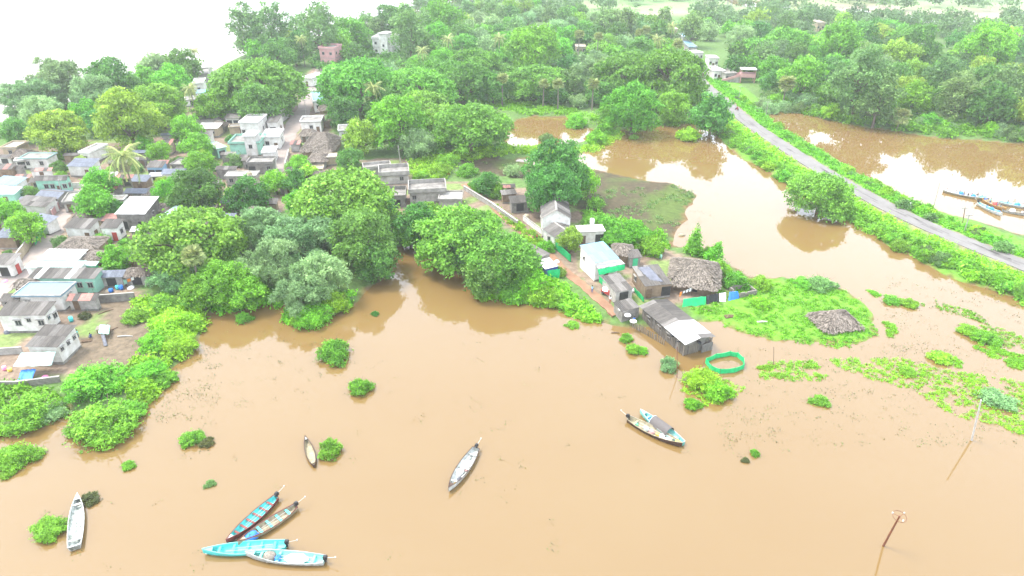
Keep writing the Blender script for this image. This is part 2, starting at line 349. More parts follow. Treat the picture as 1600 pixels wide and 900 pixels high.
def axis(a, b, s, far, g=1.14):
    c = list(np.arange(a, b + s, s)); st = s; v = c[-1]; hi = []
    while v < far: st *= g; v += st; hi.append(v)
    return c, hi
cx, hx = axis(-230, 230, 1.6, 16000); xs = np.array([-v for v in reversed(hx)] + cx + hx)
cy, hy = axis(40, 330, 1.6, 16000); lo_ = [-4000, -1500, -600, -250, -100, -40, 0, 20, 32]
ys = np.array(lo_ + cy + hy)
X, Y = np.meshgrid(xs, ys); x = X.ravel(); y = Y.ravel()
hh, sdv, rdist = heights(x, y)
hh = hh + np.where(hh > 0.15, (vnoise(x, y, 5, 7) - 0.5) * 0.22, 0)
def setc(c, mask, v, w=1.0): c[mask] = c[mask] * (1 - w) + np.array(v) * w
gc = np.tile(np.array([0.075, 0.13, 0.035]), (len(x), 1))
far = (y > 520); setc(gc, far, (0.17, 0.22, 0.10))
for p in P_GRASS: setc(gc, inside(p, x, y), (0.09, 0.2, 0.025))
setc(gc, rdist < 16, (0.09, 0.2, 0.025))
setc(gc, inside(P_SPIT, x, y), (0.09, 0.2, 0.02))
mud = inside(P_MUD, x, y); mn = np.clip((vnoise(x, y, 9, 3) * 0.6 + vnoise(x, y, 3, 4) * 0.4 - 0.42) * 4, 0, 1)
gc[mud] = (np.array([0.058, 0.047, 0.027]) * (1 - mn[mud][:, None]) + np.array([0.06, 0.088, 0.02]) * mn[mud][:, None])
for p, c in P_FIELD: setc(gc, inside(p, x, y), c)
vill = inside(P_VILL, x, y) | inside(P_HAM, x, y)
vn = vnoise(x, y, 7, 5)
gc[vill] = np.array([0.165, 0.122, 0.088]) * (0.8 + 0.4 * vn[vill][:, None])
setc(gc, inside(P_YARD, x, y), (0.12, 0.092, 0.062))
gr = vill & (vnoise(x, y, 5, 8) > 0.66); setc(gc, gr, (0.11, 0.19, 0.04), 0.7)
setc(gc, (rdist < 3.6), (0.16, 0.14, 0.08))
setc(gc, hh < 0.10, (0.12, 0.075, 0.035))
nx_, ny_ = len(xs), len(ys)
HG = hh.reshape(ny_, nx_)
def gzs(x, y):                            # height of the built ground at x, y
    x = np.asarray(x, float); y = np.asarray(y, float)
    i = np.clip(np.searchsorted(xs, x) - 1, 0, nx_ - 2); j = np.clip(np.searchsorted(ys, y) - 1, 0, ny_ - 2)
    fx = np.clip((x - xs[i]) / (xs[i + 1] - xs[i]), 0, 1); fy = np.clip((y - ys[j]) / (ys[j + 1] - ys[j]), 0, 1)
    return (HG[j, i] * (1 - fx) + HG[j, i + 1] * fx) * (1 - fy) + (HG[j + 1, i] * (1 - fx) + HG[j + 1, i + 1] * fx) * fy
def gz(x, y): return float(gzs(x, y))
ii = (np.arange(ny_ - 1)[:, None] * nx_ + np.arange(nx_ - 1)[None, :]).ravel()
faces = np.stack([ii, ii + 1, ii + nx_ + 1, ii + nx_], 1)
me = bpy.data.meshes.new('ground'); me.vertices.add(len(x)); me.vertices.foreach_set('co', np.stack([x, y, hh], 1).astype(np.float32).ravel())
me.loops.add(faces.size); me.loops.foreach_set('vertex_index', faces.astype(np.int32).ravel())
me.polygons.add(len(faces)); me.polygons.foreach_set('loop_start', np.arange(0, faces.size, 4, dtype=np.int32))
me.update(calc_edges=True); me.polygons.foreach_set('use_smooth', np.ones(len(faces), bool))
ca = me.attributes.new('soil', 'FLOAT_COLOR', 'POINT'); ca.data.foreach_set('color', np.concatenate([gc, np.ones((len(x), 1))], 1).astype(np.float32).ravel())
gm = bpy.data.materials.new('soil_and_grass'); gm.use_nodes = True; n = gm.node_tree.nodes; l = gm.node_tree.links
b = n['Principled BSDF']; b.inputs['Roughness'].default_value = 0.95; b.inputs['Specular IOR Level'].default_value = 0.15
at = n.new('ShaderNodeAttribute'); at.attribute_name = 'soil'
ge = n.new('ShaderNodeNewGeometry'); n1 = n.new('ShaderNodeTexNoise'); n1.inputs['Scale'].default_value = 0.9; n1.inputs['Detail'].default_value = 8; n1.inputs['Roughness'].default_value = 0.7
l.new(ge.outputs['Position'], n1.inputs['Vector'])
mr = n.new('ShaderNodeMapRange'); mr.inputs[1].default_value = 0.3; mr.inputs[2].default_value = 0.7; mr.inputs[3].default_value = 0.6; mr.inputs[4].default_value = 1.4
l.new(n1.outputs[0], mr.inputs[0]); hv = n.new('ShaderNodeHueSaturation'); l.new(mr.outputs[0], hv.inputs['Value']); l.new(at.outputs['Color'], hv.inputs['Color']); l.new(hv.outputs[0], b.inputs['Base Color'])
bm_ = n.new('ShaderNodeBump'); bm_.inputs['Strength'].default_value = 0.5; bm_.inputs['Distance'].default_value = 0.25; l.new(n1.outputs[0], bm_.inputs['Height']); l.new(bm_.outputs[0], b.inputs['Normal'])
me.materials.append(gm); tag(inst('ground', me), 'muddy and grassy ground of the flooded village and woods', 'ground', kind='structure')
# water
wm = bpy.data.materials.new('silty_water'); wm.use_nodes = True; n = wm.node_tree.nodes; l = wm.node_tree.links
b = n['Principled BSDF']; b.inputs['Roughness'].default_value = 0.03; b.inputs['IOR'].default_value = 1.52; b.inputs['Specular IOR Level'].default_value = 0.5
ge = n.new('ShaderNodeNewGeometry'); n1 = n.new('ShaderNodeTexNoise'); n1.inputs['Scale'].default_value = 0.05; n1.inputs['Detail'].default_value = 6; n1.inputs['Distortion'].default_value = 1.2
mpw = n.new('ShaderNodeMapping'); mpw.inputs['Scale'].default_value = (0.35, 1.0, 1); mpw.inputs['Rotation'].default_value = (0, 0, 0.3); l.new(ge.outputs['Position'], mpw.inputs[0]); l.new(mpw.outputs[0], n1.inputs['Vector'])
mx = n.new('ShaderNodeMix'); mx.data_type = 'RGBA'; mx.inputs[6].default_value = (0.131, 0.079, 0.026, 1); mx.inputs[7].default_value = (0.140, 0.090, 0.034, 1)
l.new(n1.outputs[0], mx.inputs[0]); l.new(mx.outputs[2], b.inputs['Base Color'])
n2 = n.new('ShaderNodeTexNoise'); n2.inputs['Scale'].default_value = 0.7; n2.inputs['Detail'].default_value = 3; l.new(ge.outputs['Position'], n2.inputs['Vector'])
bp = n.new('ShaderNodeBump'); bp.inputs['Strength'].default_value = 0.05; bp.inputs['Distance'].default_value = 0.06; l.new(n2.outputs[0], bp.inputs['Height']); l.new(bp.outputs[0], b.inputs['Normal'])
mb = MB(); S = 16000; mb.quad((-S, -4000, 0), (S, -4000, 0), (S, S, 0), (-S, S, 0))
tag(mb.build('water', wm), 'calm brown flood water', 'water', kind='structure')
def ribbon(name, line, w, z, m, label, follow=False, th=0.12):
    mb = MB(); L = []
    for i, p in enumerate(line):
        t = line[min(i + 1, len(line) - 1)] - line[max(i - 1, 0)]; t.z = 0; t.normalize(); nrm = Vector((-t.y, t.x, 0))
        ww = w * (1 + 0.10 * math.sin(i * 1.7) + 0.07 * math.sin(i * 0.63))if follow else w
        a = p + nrm * ww / 2; c = p - nrm * ww / 2
        za = max(gz(a.x, a.y), gz(c.x, c.y), gz(p.x, p.y)) + 0.06 if follow else z
        L.append((Vector((a.x, a.y, za)), Vector((c.x, c.y, za))))
    for (a, c), (a2, c2) in zip(L, L[1:]):
        mb.quad(a, c, c2, a2); d = Vector((0, 0, th + .3)); mb.quad(a - d, a, a2, a2 - d); mb.quad(c, c - d, c2 - d, c2)
    return tag(mb.build(name, m), label, 'road', kind='structure')
ribbon('road', ROAD, 5.2, ROADZ, M['road'], 'grey tarred road on the green embankment')
ribbon('village_street', STREET, 5.5, 1, M['street'], 'narrow pale street through the village', True)
ribbon('village_lane', LANE, 5.0, 1, M['street'], 'pale lane between the houses at the left edge', True)
ribbon('dirt_path', PATH[:-10], 2.0, 1, M['path'], 'reddish dirt path along the hamlet', True)
# worn patches and dashes on the road
mb = MB()
for i in range(4, len(ROAD) - 2, 1):
    p = ROAD[i]; t = (ROAD[i + 1] - ROAD[i - 1]); t.z = 0; t.normalize(); nn = Vector((-t.y, t.x, 0))
    for k in range(2):
        if rnd.random() < 0.3:
            o = p + nn * rnd.uniform(-0.9, 0.9) + t * rnd.uniform(-2, 2); a = rnd.uniform(0.08, 0.3); L = rnd.uniform(0.8, 3.2); z = Vector((0, 0, 0.006))
            mb.quad(o - t * L - nn * a + z, o + t * L - nn * a * .6 + z, o + t * L * .9 + nn * a + z, o - t * L * .8 + nn * a * .7 + z)
tag(mb.build('road_patches', mat('tar_patch', (0.095, 0.088, 0.083), rough=0.95)), 'dark worn tar patches along the road', 'road', kind='structure')
# ------------------------------------------------------------ trees
def crown_blobs(kind, rg):
    B = []
    if kind == 'rain':                      # broad, flat-topped, layered; unit width
        for i in range(70):
            r = 0.46 * math.sqrt(rg.random()); a = rg.random() * 6.283
            z = 0.34 + 0.20 * (1 - (r / 0.46) ** 2) + rg.normal() * 0.02
            s = rg.uniform(0.04, 0.11); B.append((r * math.cos(a), r * math.sin(a), z, s, s * rg.uniform(.7, 1.3), s * 0.55))
        for i in range(45):
            r = rg.uniform(0.26, 0.47); a = rg.random() * 6.283
            s = rg.uniform(0.06, 0.10); B.append((r * math.cos(a), r * math.sin(a), 0.33 - rg.random() ** 1.3 * 0.24 * (r / 0.45) - rg.uniform(0, .05), s, s, s * 0.7))
    elif kind in ('round', 'bright', 'yellow'):
        for i in range(75):
            d = norm(rg.normal(size=3)); d[2] = d[2] if d[2] > -0.85 else -d[2]
            rr = rg.uniform(0.22, 0.43); s = rg.uniform(0.04, 0.13)
            B.append((d[0] * rr, d[1] * rr, 0.40 + d[2] * rr * 0.85, s, s, s * 0.8))
        B.append((0, 0, 0.40, 0.27, 0.27, 0.25))
    elif kind == 'tall':
        for i in range(70):
            d = norm(rg.normal(size=3)); d[2] = d[2] if d[2] > -0.8 else -d[2]
            rr = rg.uniform(0.22, 0.45); s = rg.uniform(0.04, 0.13)
            B.append((d[0] * rr, d[1] * rr, 0.56 + d[2] * rr * 1.35, s, s, s * 0.9))
        B.append((0, 0, 0.56, 0.27, 0.27, 0.42))
    elif kind == 'pale':
        for i in range(75):
            d = norm(rg.normal(size=3)); d[2] = d[2] if d[2] > -0.9 else -d[2]
            rr = rg.uniform(0.2, 0.47); s = rg.uniform(0.035, 0.11)
            B.append((d[0] * rr, d[1] * rr, 0.34 + d[2] * rr * 0.75, s, s, s * 0.75))
        B.append((0, 0, 0.34, 0.24, 0.24, 0.20))
    elif kind == 'shrub':
        for i in range(44):
            d = norm(rg.normal(size=3)); d[2] = abs(d[2])
            rr = rg.uniform(0.15, 0.43); s = rg.uniform(0.05, 0.13)
            B.append((d[0] * rr, d[1] * rr, 0.04 + d[2] * rr * 0.8, s, s, s * 0.95))
        B.append((0, 0, 0.06, 0.32, 0.32, 0.3))
    return np.array(B)
ASPECT = {'rain': 0.62, 'round': 0.98, 'bright': 0.98, 'yellow': 0.98, 'tall': 1.3, 'pale': 0.78, 'shrub': 0.5}
CZ = {'rain': 0.40, 'round': 0.44, 'bright': 0.44, 'yellow': 0.44, 'tall': 0.60, 'pale': 0.38, 'shrub': 0.2}
FM = {'rain': 'f_rain', 'round': 'f_round', 'bright': 'f_bright', 'yellow': 'f_yellow', 'tall': 'f_olive', 'pale': 'f_pale', 'shrub': 'f_bright'}
LV = {'hi': (19000, 0.022), 'mid': (7500, 0.032), 'lo': (1900, 0.062)}
_protos = {}
def proto(kind, lv, var):
    k = (kind, lv, var)
    if k in _protos: return _protos[k]
    rg = np.random.default_rng(hash((kind, var)) % 1000 if False else sum(map(ord, kind)) * 7 + var)
    B = crown_blobs(kind, rg); n, s = LV[lv]
    sh_ = kind == 'shrub'; n = int(n * (1.5 if sh_ else 1.15))
    P, N, S, T = blob_leaves(B, n, s * (.8 if sh_ else 1), zmin=-0.45 if kind != 'rain' else -0.3, jit=0.5 if kind != 'pale' else 0.8, rg=rg, shell=.45 if sh_ else .32, up=.3, rag=.26 if sh_ else .14, ragd=.55 if sh_ else .32)
    el = 1.4
    if kind == 'pale': S = S * 0.62; el = 3.4
    if sh_: el = 2.0
    crown = quads_mesh('crown', leaf_quads(P, N, S, el, 0.25, rg), T, M[FM[kind]])
    mb = MB(); hh_ = {'rain': 0.20, 'round': 0.20, 'bright': 0.20, 'yellow': 0.20, 'tall': 0.3, 'pale': 0.12, 'shrub': 0.05}[kind]
    r0 = 0.028 if kind != 'shrub' else 0.015
    mb.tube([(0, 0, -0.04), (0.005, 0.003, hh_ * 0.5), (0, 0.01, hh_)], [r0 * 1.3, r0, r0 * 0.85], 7)
    idx = rg.choice(len(B) - 1, size=min(10, len(B) - 1), replace=False)
    for i in idx:
        c = B[i, :3]; mid = (c[0] * 0.45, c[1] * 0.45, hh_ + (c[2] - hh_) * 0.62)
        mb.tube([(0, 0.01, hh_ * 0.9), mid, tuple(c)], [r0 * 0.6, r0 * 0.4, r0 * 0.12], 5, cap=False)
    if sh_:
        for q in range(14): a_ = rg.random() * 6.28; r_ = rg.uniform(.2, .5); mb.tube([(0, 0, 0), (r_ * .5 * math.cos(a_), r_ * .5 * math.sin(a_), .2), (r_ * math.cos(a_), r_ * math.sin(a_), rg.uniform(.2, .48))], [.008, .006, .003], 4, cap=False)
    _protos[k] = (crown, mb.mesh('trunk', M['bark'])); return _protos[k]
LOOK = {'rain': 'broad flat-topped green trees', 'round': 'round dark green trees', 'bright': 'bright green bushy trees', 'yellow': 'yellow-green trees', 'tall': 'tall olive green trees',
        'pale': 'pale grey-green feathery trees', 'palm': 'coconut palms', 'fan': 'shaggy fan palms', 'shrub': 'low round green shrubs', 'lime': 'lime green shrubs', 'vine': 'vine-covered shrubs', 'grey': 'grey-green thorny shrubs'}
TREES = []   # (object, look, u, v) for the labels
def place_tree(u, v, wpx, kind, lv=None, matname=None, look=None, zs=None, on=None):
    cz = CZ[kind]; zg = 0.8; W = 10.0
    for _ in range(6):
        p = G(u, v, zg + cz * W); W = wpx / ppm(p.x, p.y, p.z); zg = max(gz(p.x, p.y), -0.05)
    var = rnd.randrange(4)
    if lv is None: lv = 'hi' if wpx > 85 else ('mid' if wpx > 42 else 'lo')
    cr, tr = proto(kind, lv, var if lv != 'hi' else var % 3)
    name = 'shrub' if kind == 'shrub' else 'broadleaf_tree'
    o = empty(name, (p.x, p.y, zg), rnd.random() * 6.283, scale=W); o.scale.z = W * (zs or rnd.uniform(0.9, 1.12))
    c = inst('crown', cr, o); inst('trunk', tr, o)
    if matname: c.material_slots[0].link = 'OBJECT'; c.material_slots[0].material = M[matname]
    TREES.append((o, look or kind, u, v, wpx)); return o
HAND = [
 (45,150,85,'pale'),(92,128,95,'pale'),(143,150,72,'pale'),(62,172,70,'pale'),(26,205,55,'round'),(88,203,100,'yellow'),(132,176,45,'bright'),(172,128,75,'round'),(206,140,50,'round'),(247,103,66,'pale'),(286,106,60,'round'),(226,122,48,'bright'),(268,124,55,'bright'),(248,162,85,'yellow'),(198,186,105,'yellow'),(152,188,50,'round'),
 (290,203,62,'bright'),(307,228,58,'bright'),(330,164,60,'bright'),(354,150,44,'round'),(250,236,46,'bright'),(226,226,30,'bright'),
 (400,122,130,'rain'),(424,158,66,'round'),(362,150,58,'round'),(402,166,70,'round'),
 (156,285,66,'bright'),(150,318,74,'bright'),(311,254,58,'bright'),(300,295,100,'round'),(262,300,50,'bright'),(386,305,78,'round'),
 (290,362,158,'rain'),(10,333,62,'bright'),(38,358,58,'bright'),(430,284,52,'bright'),(466,256,46,'bright'),(460,285,50,'round'),(480,270,40,'bright'),
 (538,305,150,'rain'),(565,372,110,'round'),(505,345,90,'round'),(470,320,60,'bright'),(590,410,70,'round'),(575,330,80,'round'),
 (402,352,84,'pale'),(470,372,112,'pale'),(425,408,100,'pale'),(500,428,96,'pale'),(470,455,86,'pale'),(275,422,84,'pale'),(350,435,92,'bright'),(330,400,76,'round'),(380,455,70,'bright'),(310,455,60,'bright'),
 (180,402,54,'bright'),(534,178,52,'round'),(566,214,62,'yellow'),(546,246,42,'round'),(622,190,100,'bright'),(652,222,60,'pale'),(735,188,118,'rain'),(700,180,70,'rain'),
 (560,124,120,'rain'),(528,134,48,'round'),(650,128,110,'rain'),(600,160,60,'round'),(690,112,90,'rain'),(740,98,84,'rain'),(730,130,70,'round'),(660,160,80,'rain'),
 (836,78,92,'bright'),(838,112,120,'rain'),(896,124,58,'tall'),(790,112,60,'round'),(930,95,80,'pale'),(985,112,100,'rain'),(1050,112,120,'rain'),(1000,80,66,'round'),(770,135,60,'round'),(860,140,60,'round'),
 (905,155,36,'pale'),(990,168,90,'bright'),(955,172,50,'bright'),(1050,168,56,'bright'),(1112,182,72,'round'),(940,140,60,'round'),(1010,138,60,'pale'),(1070,145,50,'round'),
 (875,268,110,'round'),(862,300,92,'round'),(905,285,60,'bright'),(845,290,50,'round'),
 (720,356,140,'rain'),(785,392,116,'rain'),(760,425,80,'round'),(655,350,76,'round'),(672,335,50,'bright'),(640,365,56,'bright'),(812,420,60,'round'),(745,388,80,'round'),(705,385,60,'round'),
 (1285,296,92,'rain'),(1345,128,92,'tall'),(1255,122,72,'bright'),(1290,112,60,'round'),(1500,148,66,'tall'),(1575,140,70,'tall'),(1180,70,60,'rain'),(1230,62,66,'rain'),(1430,75,70,'round'),(1545,75,90,'bright'),(1400,88,70,'yellow'),
 (1310,70,70,'bright'),(1350,65,56,'round'),(1210,105,50,'bright'),(1170,100,40,'bright'),(1150,105,34,'round'),(385,50,56,'tall'),(425,48,60,'tall'),(460,80,50,'round'),(435,85,60,'round'),(500,55,66,'tall'),(545,50,66,'bright'),(530,70,50,'bright'),(640,50,66,'tall'),(690,30,66,'bright'),(610,30,60,'round'),
 (930,318,26,'bright'),(760,285,44,'round'),(890,376,44,'yellow'),(800,265,26,'pale'),
]
for u, v, w, k in HAND:
    vil = u < 500 and 195 < v < 345; pond = 770 < u < 960 and 90 < v < 180
    place_tree(u, v, w * (.92 if vil else (.9 if pond else 1.05)), k, zs=.8 if pond else None)
def in_px(poly, u, v): return bool(inside(np.array(poly, float), np.array([float(u)]), np.array([float(v)]))[0])
F1 = [(385,60),(430,42),(560,38),(640,28),(720,12),(790,6),(900,14),(965,28),(1000,34),(1095,26),(1130,50),(1085,70),(1085,100),(1080,150),(1000,155),(900,150),(800,140),(700,138),(600,138),(535,110),(525,80),(490,70),(470,95),(420,95),(385,85)]
F2 = [(1140,40),(1200,22),(1300,30),(1400,40),(1450,55),(1560,66),(1680,72),(1680,205),(1550,200),(1450,190),(1350,178),(1260,155),(1205,150),(1175,122),(1140,85)]
HOUSE_KEEP = [(600,66,30,22),(508,86,18,26),(1465,68,16,12),(1150,122,30,12),(1100,95,32,30),(835,42,14,12),(908,72,12,10),(1010,70,10,10),(1085,62,20,12),(1282,33,10,8)]
done = [(u, v, w) for u, v, w, k in HAND]
for poly, quota in ((F1, 120), (F2, 125)):
    us = [p[0] for p in poly]; vs_ = [p[1] for p in poly]; got = 0; tries = 0
    while got < quota and tries < 6000:
        tries += 1; u = rnd.uniform(min(us), max(us)); v = rnd.uniform(min(vs_), max(vs_))
        if not in_px(poly, u, v): continue
        w = (21 + v * 0.24) * rnd.uniform(0.8, 1.4)
        if any(abs(u - a) < c + .38 * w and -d < v - b < d + .5 * w for a, b, c, d in HOUSE_KEEP): continue
        if 700 < u < 1010 and proj(*G(u, v, 8)[:2], 0.5)[1] > 152: continue
        bp_ = G(u, v, 9); bw = w / ppm(bp_.x, bp_.y, 9)
        if gz(bp_.x, bp_.y) < .3 or gz(bp_.x, bp_.y - bw * .3) < .1: continue
        if any(((u - a) / (0.31 * (w + c))) ** 2 + ((v - b) / (0.17 * (w + c))) ** 2 < 1 for a, b, c in done): continue
        k = rnd.choices(['rain', 'round', 'bright', 'pale', 'tall', 'yellow'], [3, 4, 3, 3, 3, 1])[0]
        place_tree(u, v, w, k); done.append((u, v, w)); got += 1
# ---- palms
def frond_mesh(L, droop, rg, width=0.16, nl=26):
    Pq = []; T = []
    pts = []
    for i in range(nl + 1):
        t = i / nl; pts.append(Vector((L * (t - 0.12 * t * t), 0, L * (0.38 * t - droop * t * t))))
    for i in range(1, nl + 1):
        t = i / nl; p = pts[i]; q = pts[i - 1]; ln = L * width * math.sin(min(1, 0.15 + t) * math.pi * 0.93) * 1.5 + 0.1
        for s in (-1, 1):
            tip = p + Vector((L * 0.05, s * ln, -ln * 0.55)); w = Vector((L / nl * 0.55, 0, 0))
            Pq.append([q, q + w, tip + w * 0.2, tip]); T.append(rg.random())
        Pq.append([q + Vector((0, 0.035, 0)), p + Vector((0, 0.03, 0)), p - Vector((0, 0.03, 0)), q - Vector((0, 0.035, 0))]); T.append(1.0)
    return quads_mesh('frond', np.array(Pq, float).reshape(-1, 4, 3), np.array(T), M['f_palm'])
rgp = np.random.default_rng(3)
FRONDS = [frond_mesh(1.0, d, rgp) for d in (0.45, 0.75, 1.05)]
def fan_mesh(rg):
    Pq = []; T = []
    for k in range(15):
        a = R(-140 + 280 * k / 14); a2 = a + R(9); L = 0.52 * rg.uniform(0.85, 1.05); o = Vector((0.5, 0, 0.05))
        tip = o + Vector((math.cos(a) * L, math.sin(a) * L, -0.12 * L)); m1 = o + Vector((math.cos(a - R(9)) * L * .7, math.sin(a - R(9)) * L * .7, -0.02)); m2 = o + Vector((math.cos(a2) * L * .7, math.sin(a2) * L * .7, 0.02))
        Pq.append([o, m1, tip, m2]); T.append(rg.random())
    Pq.append([(0, .02, 0), (.5, .02, .05), (.5, -.02, .05), (0, -.02, 0)]); T.append(1.0)
    return quads_mesh('fan_leaf', np.array([[tuple(a) for a in q] for q in Pq], float), np.array(T), M['f_palm'])
FANS = [fan_mesh(rgp) for _ in range(2)]
def palm_trunk(h, lean, r=0.2):
    mb = MB(); mb.tube([(0, 0, -0.5), (lean * 0.1, 0, h * 0.3), (lean * 0.45, 0, h * 0.7), (lean, 0, h)], [r * 1.35, r, r * 0.85, r * 0.75], 8); return mb.mesh('trunk', M['barkp'])
def palm(u, v, wpx, kind='palm', h=None):
    h = h or rnd.uniform(9, 13)
    p = G(u, v, h + 0.8); Rl = 0.5 * wpx / ppm(p.x, p.y, p.z) * (1.12 if kind == 'palm' else 1.0); lean = rnd.uniform(-1.0, 1.0) if kind == 'palm' else 0.2
    rz = rnd.random() * 6.28; zg = gz(p.x, p.y)
    o = empty('palm_tree', (p.x - lean * math.cos(rz), p.y - lean * math.sin(rz), zg), rz)
    inst('trunk', palm_trunk(h, lean, 0.19 if kind == 'palm' else 0.26), o)
    nf = 20 if kind == 'palm' else 30
    for i in range(nf):
        az = i * 2.399 + rnd.uniform(-.2, .2); el = (1 - (i + .5) / nf * 1.75)
        if kind == 'palm':
            me = FRONDS[0 if el > 0.5 else (1 if el > -0.1 else 2)]; s = Rl * rnd.uniform(0.9, 1.08)
            inst('frond', me, o, (lean, 0, h), (0, -el * 0.75, az), (s, s, s))
        else:
            s = Rl * rnd.uniform(0.85, 1.1)
            inst('fan_leaf', FANS[i % 2], o, (lean, 0, h), (rnd.uniform(-.5, .5), -el * 1.15, az), (s, s, s))
    TREES.append((o, kind, u, v, wpx)); return o
for a in [(303,80,22,'palm',12),(296,140,30,'palm',12),(368,126,32,'palm',10),(192,246,66,'palm',11),(583,138,34,'palm',11),(780,60,24,'palm',12),(1050,42,20,'palm',12),(470,62,22,'palm',12),(660,80,24,'palm',11),(1027,62,26,'palm',12),(700,62,24,'palm',12),
          (302,402,40,'fan',8),(431,396,26,'fan',6),(785,124,22,'fan',10),(850,132,20,'fan',9),(872,132,22,'fan',9),(927,133,24,'fan',9),(1028,106,22,'fan',10),(1040,130,30,'fan',8),(905,55,20,'fan',12),(935,58,18,'fan',12),(1230,130,32,'fan',8),(1408,178,34,'fan',5),(1010,48,18,'fan',12),(718,128,22,'fan',9),(1060,70,22,'fan',11),(1000,52,18,'fan',11)]: palm(*a)
# ---- shrubs (each one a thing)
SHRUBS = [ # u, v, w, material, look
 (523,548,58,'f_bright','shrub'),(562,604,40,'f_bright','shrub'),(300,682,44,'f_bright','shrub'),(322,690,26,'f_weed','grey'),(514,702,44,'f_bright','lime'),(76,822,62,'f_bright','lime'),(150,588,104,'f_bright','lime'),(158,656,120,'f_bright','lime'),(196,640,70,'f_bright','lime'),
 (22,708,70,'f_bright','shrub'),(10,740,26,'f_bright','shrub'),(40,640,100,'f_bright','shrub'),(75,640,60,'f_pale','grey'),(265,500,76,'f_lime','lime'),(240,530,60,'f_lime','lime'),(275,535,64,'f_lime','lime'),(230,575,64,'f_bright','lime'),(255,590,46,'f_bright','shrub'),(220,600,50,'f_lime','shrub'),(212,490,50,'f_bright','shrub'),(300,470,50,'f_bright','shrub'),(255,470,60,'f_bright','shrub'),
 (490,490,70,'f_lime','lime'),(520,470,60,'f_lime','lime'),(470,497,40,'f_lime','lime'),(380,496,30,'f_bright','shrub'),(1045,570,36,'f_pale','grey'),(1100,592,64,'f_lime','vine'),(1082,630,30,'f_lime','lime'),(1120,610,50,'f_lime','vine'),(1283,624,34,'f_bright','shrub'),(1180,708,18,'f_bright','shrub'),(1165,719,14,'f_weed','grey'),
 (1560,618,60,'f_pale','grey'),(1190,472,36,'f_lime','shrub'),(1150,437,50,'f_bright','shrub'),(1190,442,40,'f_lime','shrub'),(1282,438,56,'f_olive','grey'),(1255,438,40,'f_bright','shrub'),(1105,395,30,'f_bright','vine'),(1125,418,44,'f_bright','vine'),
 (985,368,80,'f_bright','lime'),(1015,382,60,'f_lime','lime'),(950,352,56,'f_bright','shrub'),(925,345,44,'f_bright','shrub'),(960,370,50,'f_bright','lime'),
 (830,440,70,'f_lime','vine'),(862,458,60,'f_lime','vine'),(888,474,46,'f_lime','vine'),(800,455,60,'f_bright','vine'),(915,492,34,'f_lime','vine'),(850,460,60,'f_lime','vine'),(760,450,50,'f_bright','vine'),(872,424,30,'f_yellow','shrub'),(855,385,34,'f_bright','shrub'),
 (895,505,26,'f_bright','shrub'),(990,545,26,'f_bright','shrub'),(978,528,24,'f_bright','shrub'),(1005,548,20,'f_lime','lime'),
 (200,725,26,'f_bright','lime'),(328,755,20,'f_olive','grey'),(140,778,34,'f_weed','grey'),(586,490,14,'f_round','shrub'),
 (760,196,30,'f_bright','shrub'),(700,250,40,'f_bright','shrub'),(730,265,40,'f_bright','shrub'),(690,265,40,'f_lime','shrub'),(660,275,34,'f_bright','shrub'),(780,300,40,'f_bright','shrub'),(750,290,40,'f_bright','shrub'),(855,215,26,'f_olive','grey'),(990,214,16,'f_bright','shrub'),
 (950,200,40,'f_bright','shrub'),(930,215,40,'f_lime','shrub'),(900,190,40,'f_bright','shrub'),(1075,210,40,'f_lime','lime'),(1005,190,36,'f_bright','shrub'),(1040,188,30,'f_bright','shrub'),
 (95,378,34,'f_olive','shrub'),(160,375,34,'f_bright','shrub'),(110,235,34,'f_olive','shrub'),(90,245,26,'f_bright','shrub'),(370,250,40,'f_olive','shrub'),(195,378,24,'f_bright','shrub'),(200,395,40,'f_bright','shrub'),(220,385,40,'f_bright','shrub'),
 (1470,555,40,'f_lime','lime'),(1420,577,34,'f_lime','lime'),(1395,466,34,'f_bright','shrub'),(1420,470,34,'f_lime','shrub'),(1545,524,50,'f_lime','lime'),(1515,512,40,'f_lime','lime')]
for u, v, w, mt, lk in SHRUBS: place_tree(u, v, w, 'shrub', 'hi' if w > 60 else 'mid', mt, lk, zs=.55 if (u > 1230 and v > 430) or (850 < u < 940 and v > 440) else (.72 if u < 340 and v > 460 else None))
# along the road slopes and the far shore
for i in range(12, len(ROAD) - 10):
    p = ROAD[i]; t = ROAD[i + 1] - ROAD[i - 1]; t.z = 0; t.normalize(); nn = Vector((-t.y, t.x, 0))
    for side, lo, hi_, pr in ((-1, 8.0, 12.5, 0.85), (1, 7.0, 10.5, 0.55)):
        if rnd.random() > pr: continue
        q = p + nn * side * rnd.uniform(lo, hi_) + t * rnd.uniform(-4, 4)
        u, v = proj(q.x, q.y, 1.0)
        if not (0 < u < 1660 and gz(q.x, q.y) > -0.1): continue
        if abs(u - 1285) < 30 and v < 330: continue
        w = rnd.uniform(2.2, 5.0) * ppm(q.x, q.y, 1)
        place_tree(u, v, w, 'shrub', 'mid' if w > 30 else 'lo', rnd.choice(['f_lime', 'f_bright', 'f_bright', 'f_olive', 'f_lime']), 'vine' if side < 0 else 'lime')
for i in range(62):
    t = i / 61; u = 1195 + 440 * t; v = 158 + 50 * t + rnd.uniform(-14, 12) - 6 * math.sin(t * 3)
    place_tree(u, v, rnd.uniform(22, 46), 'shrub', 'mid', rnd.choice(['f_bright', 'f_pale', 'f_olive', 'f_bright', 'f_pale', 'f_lime']), rnd.choice(['shrub', 'shrub']))
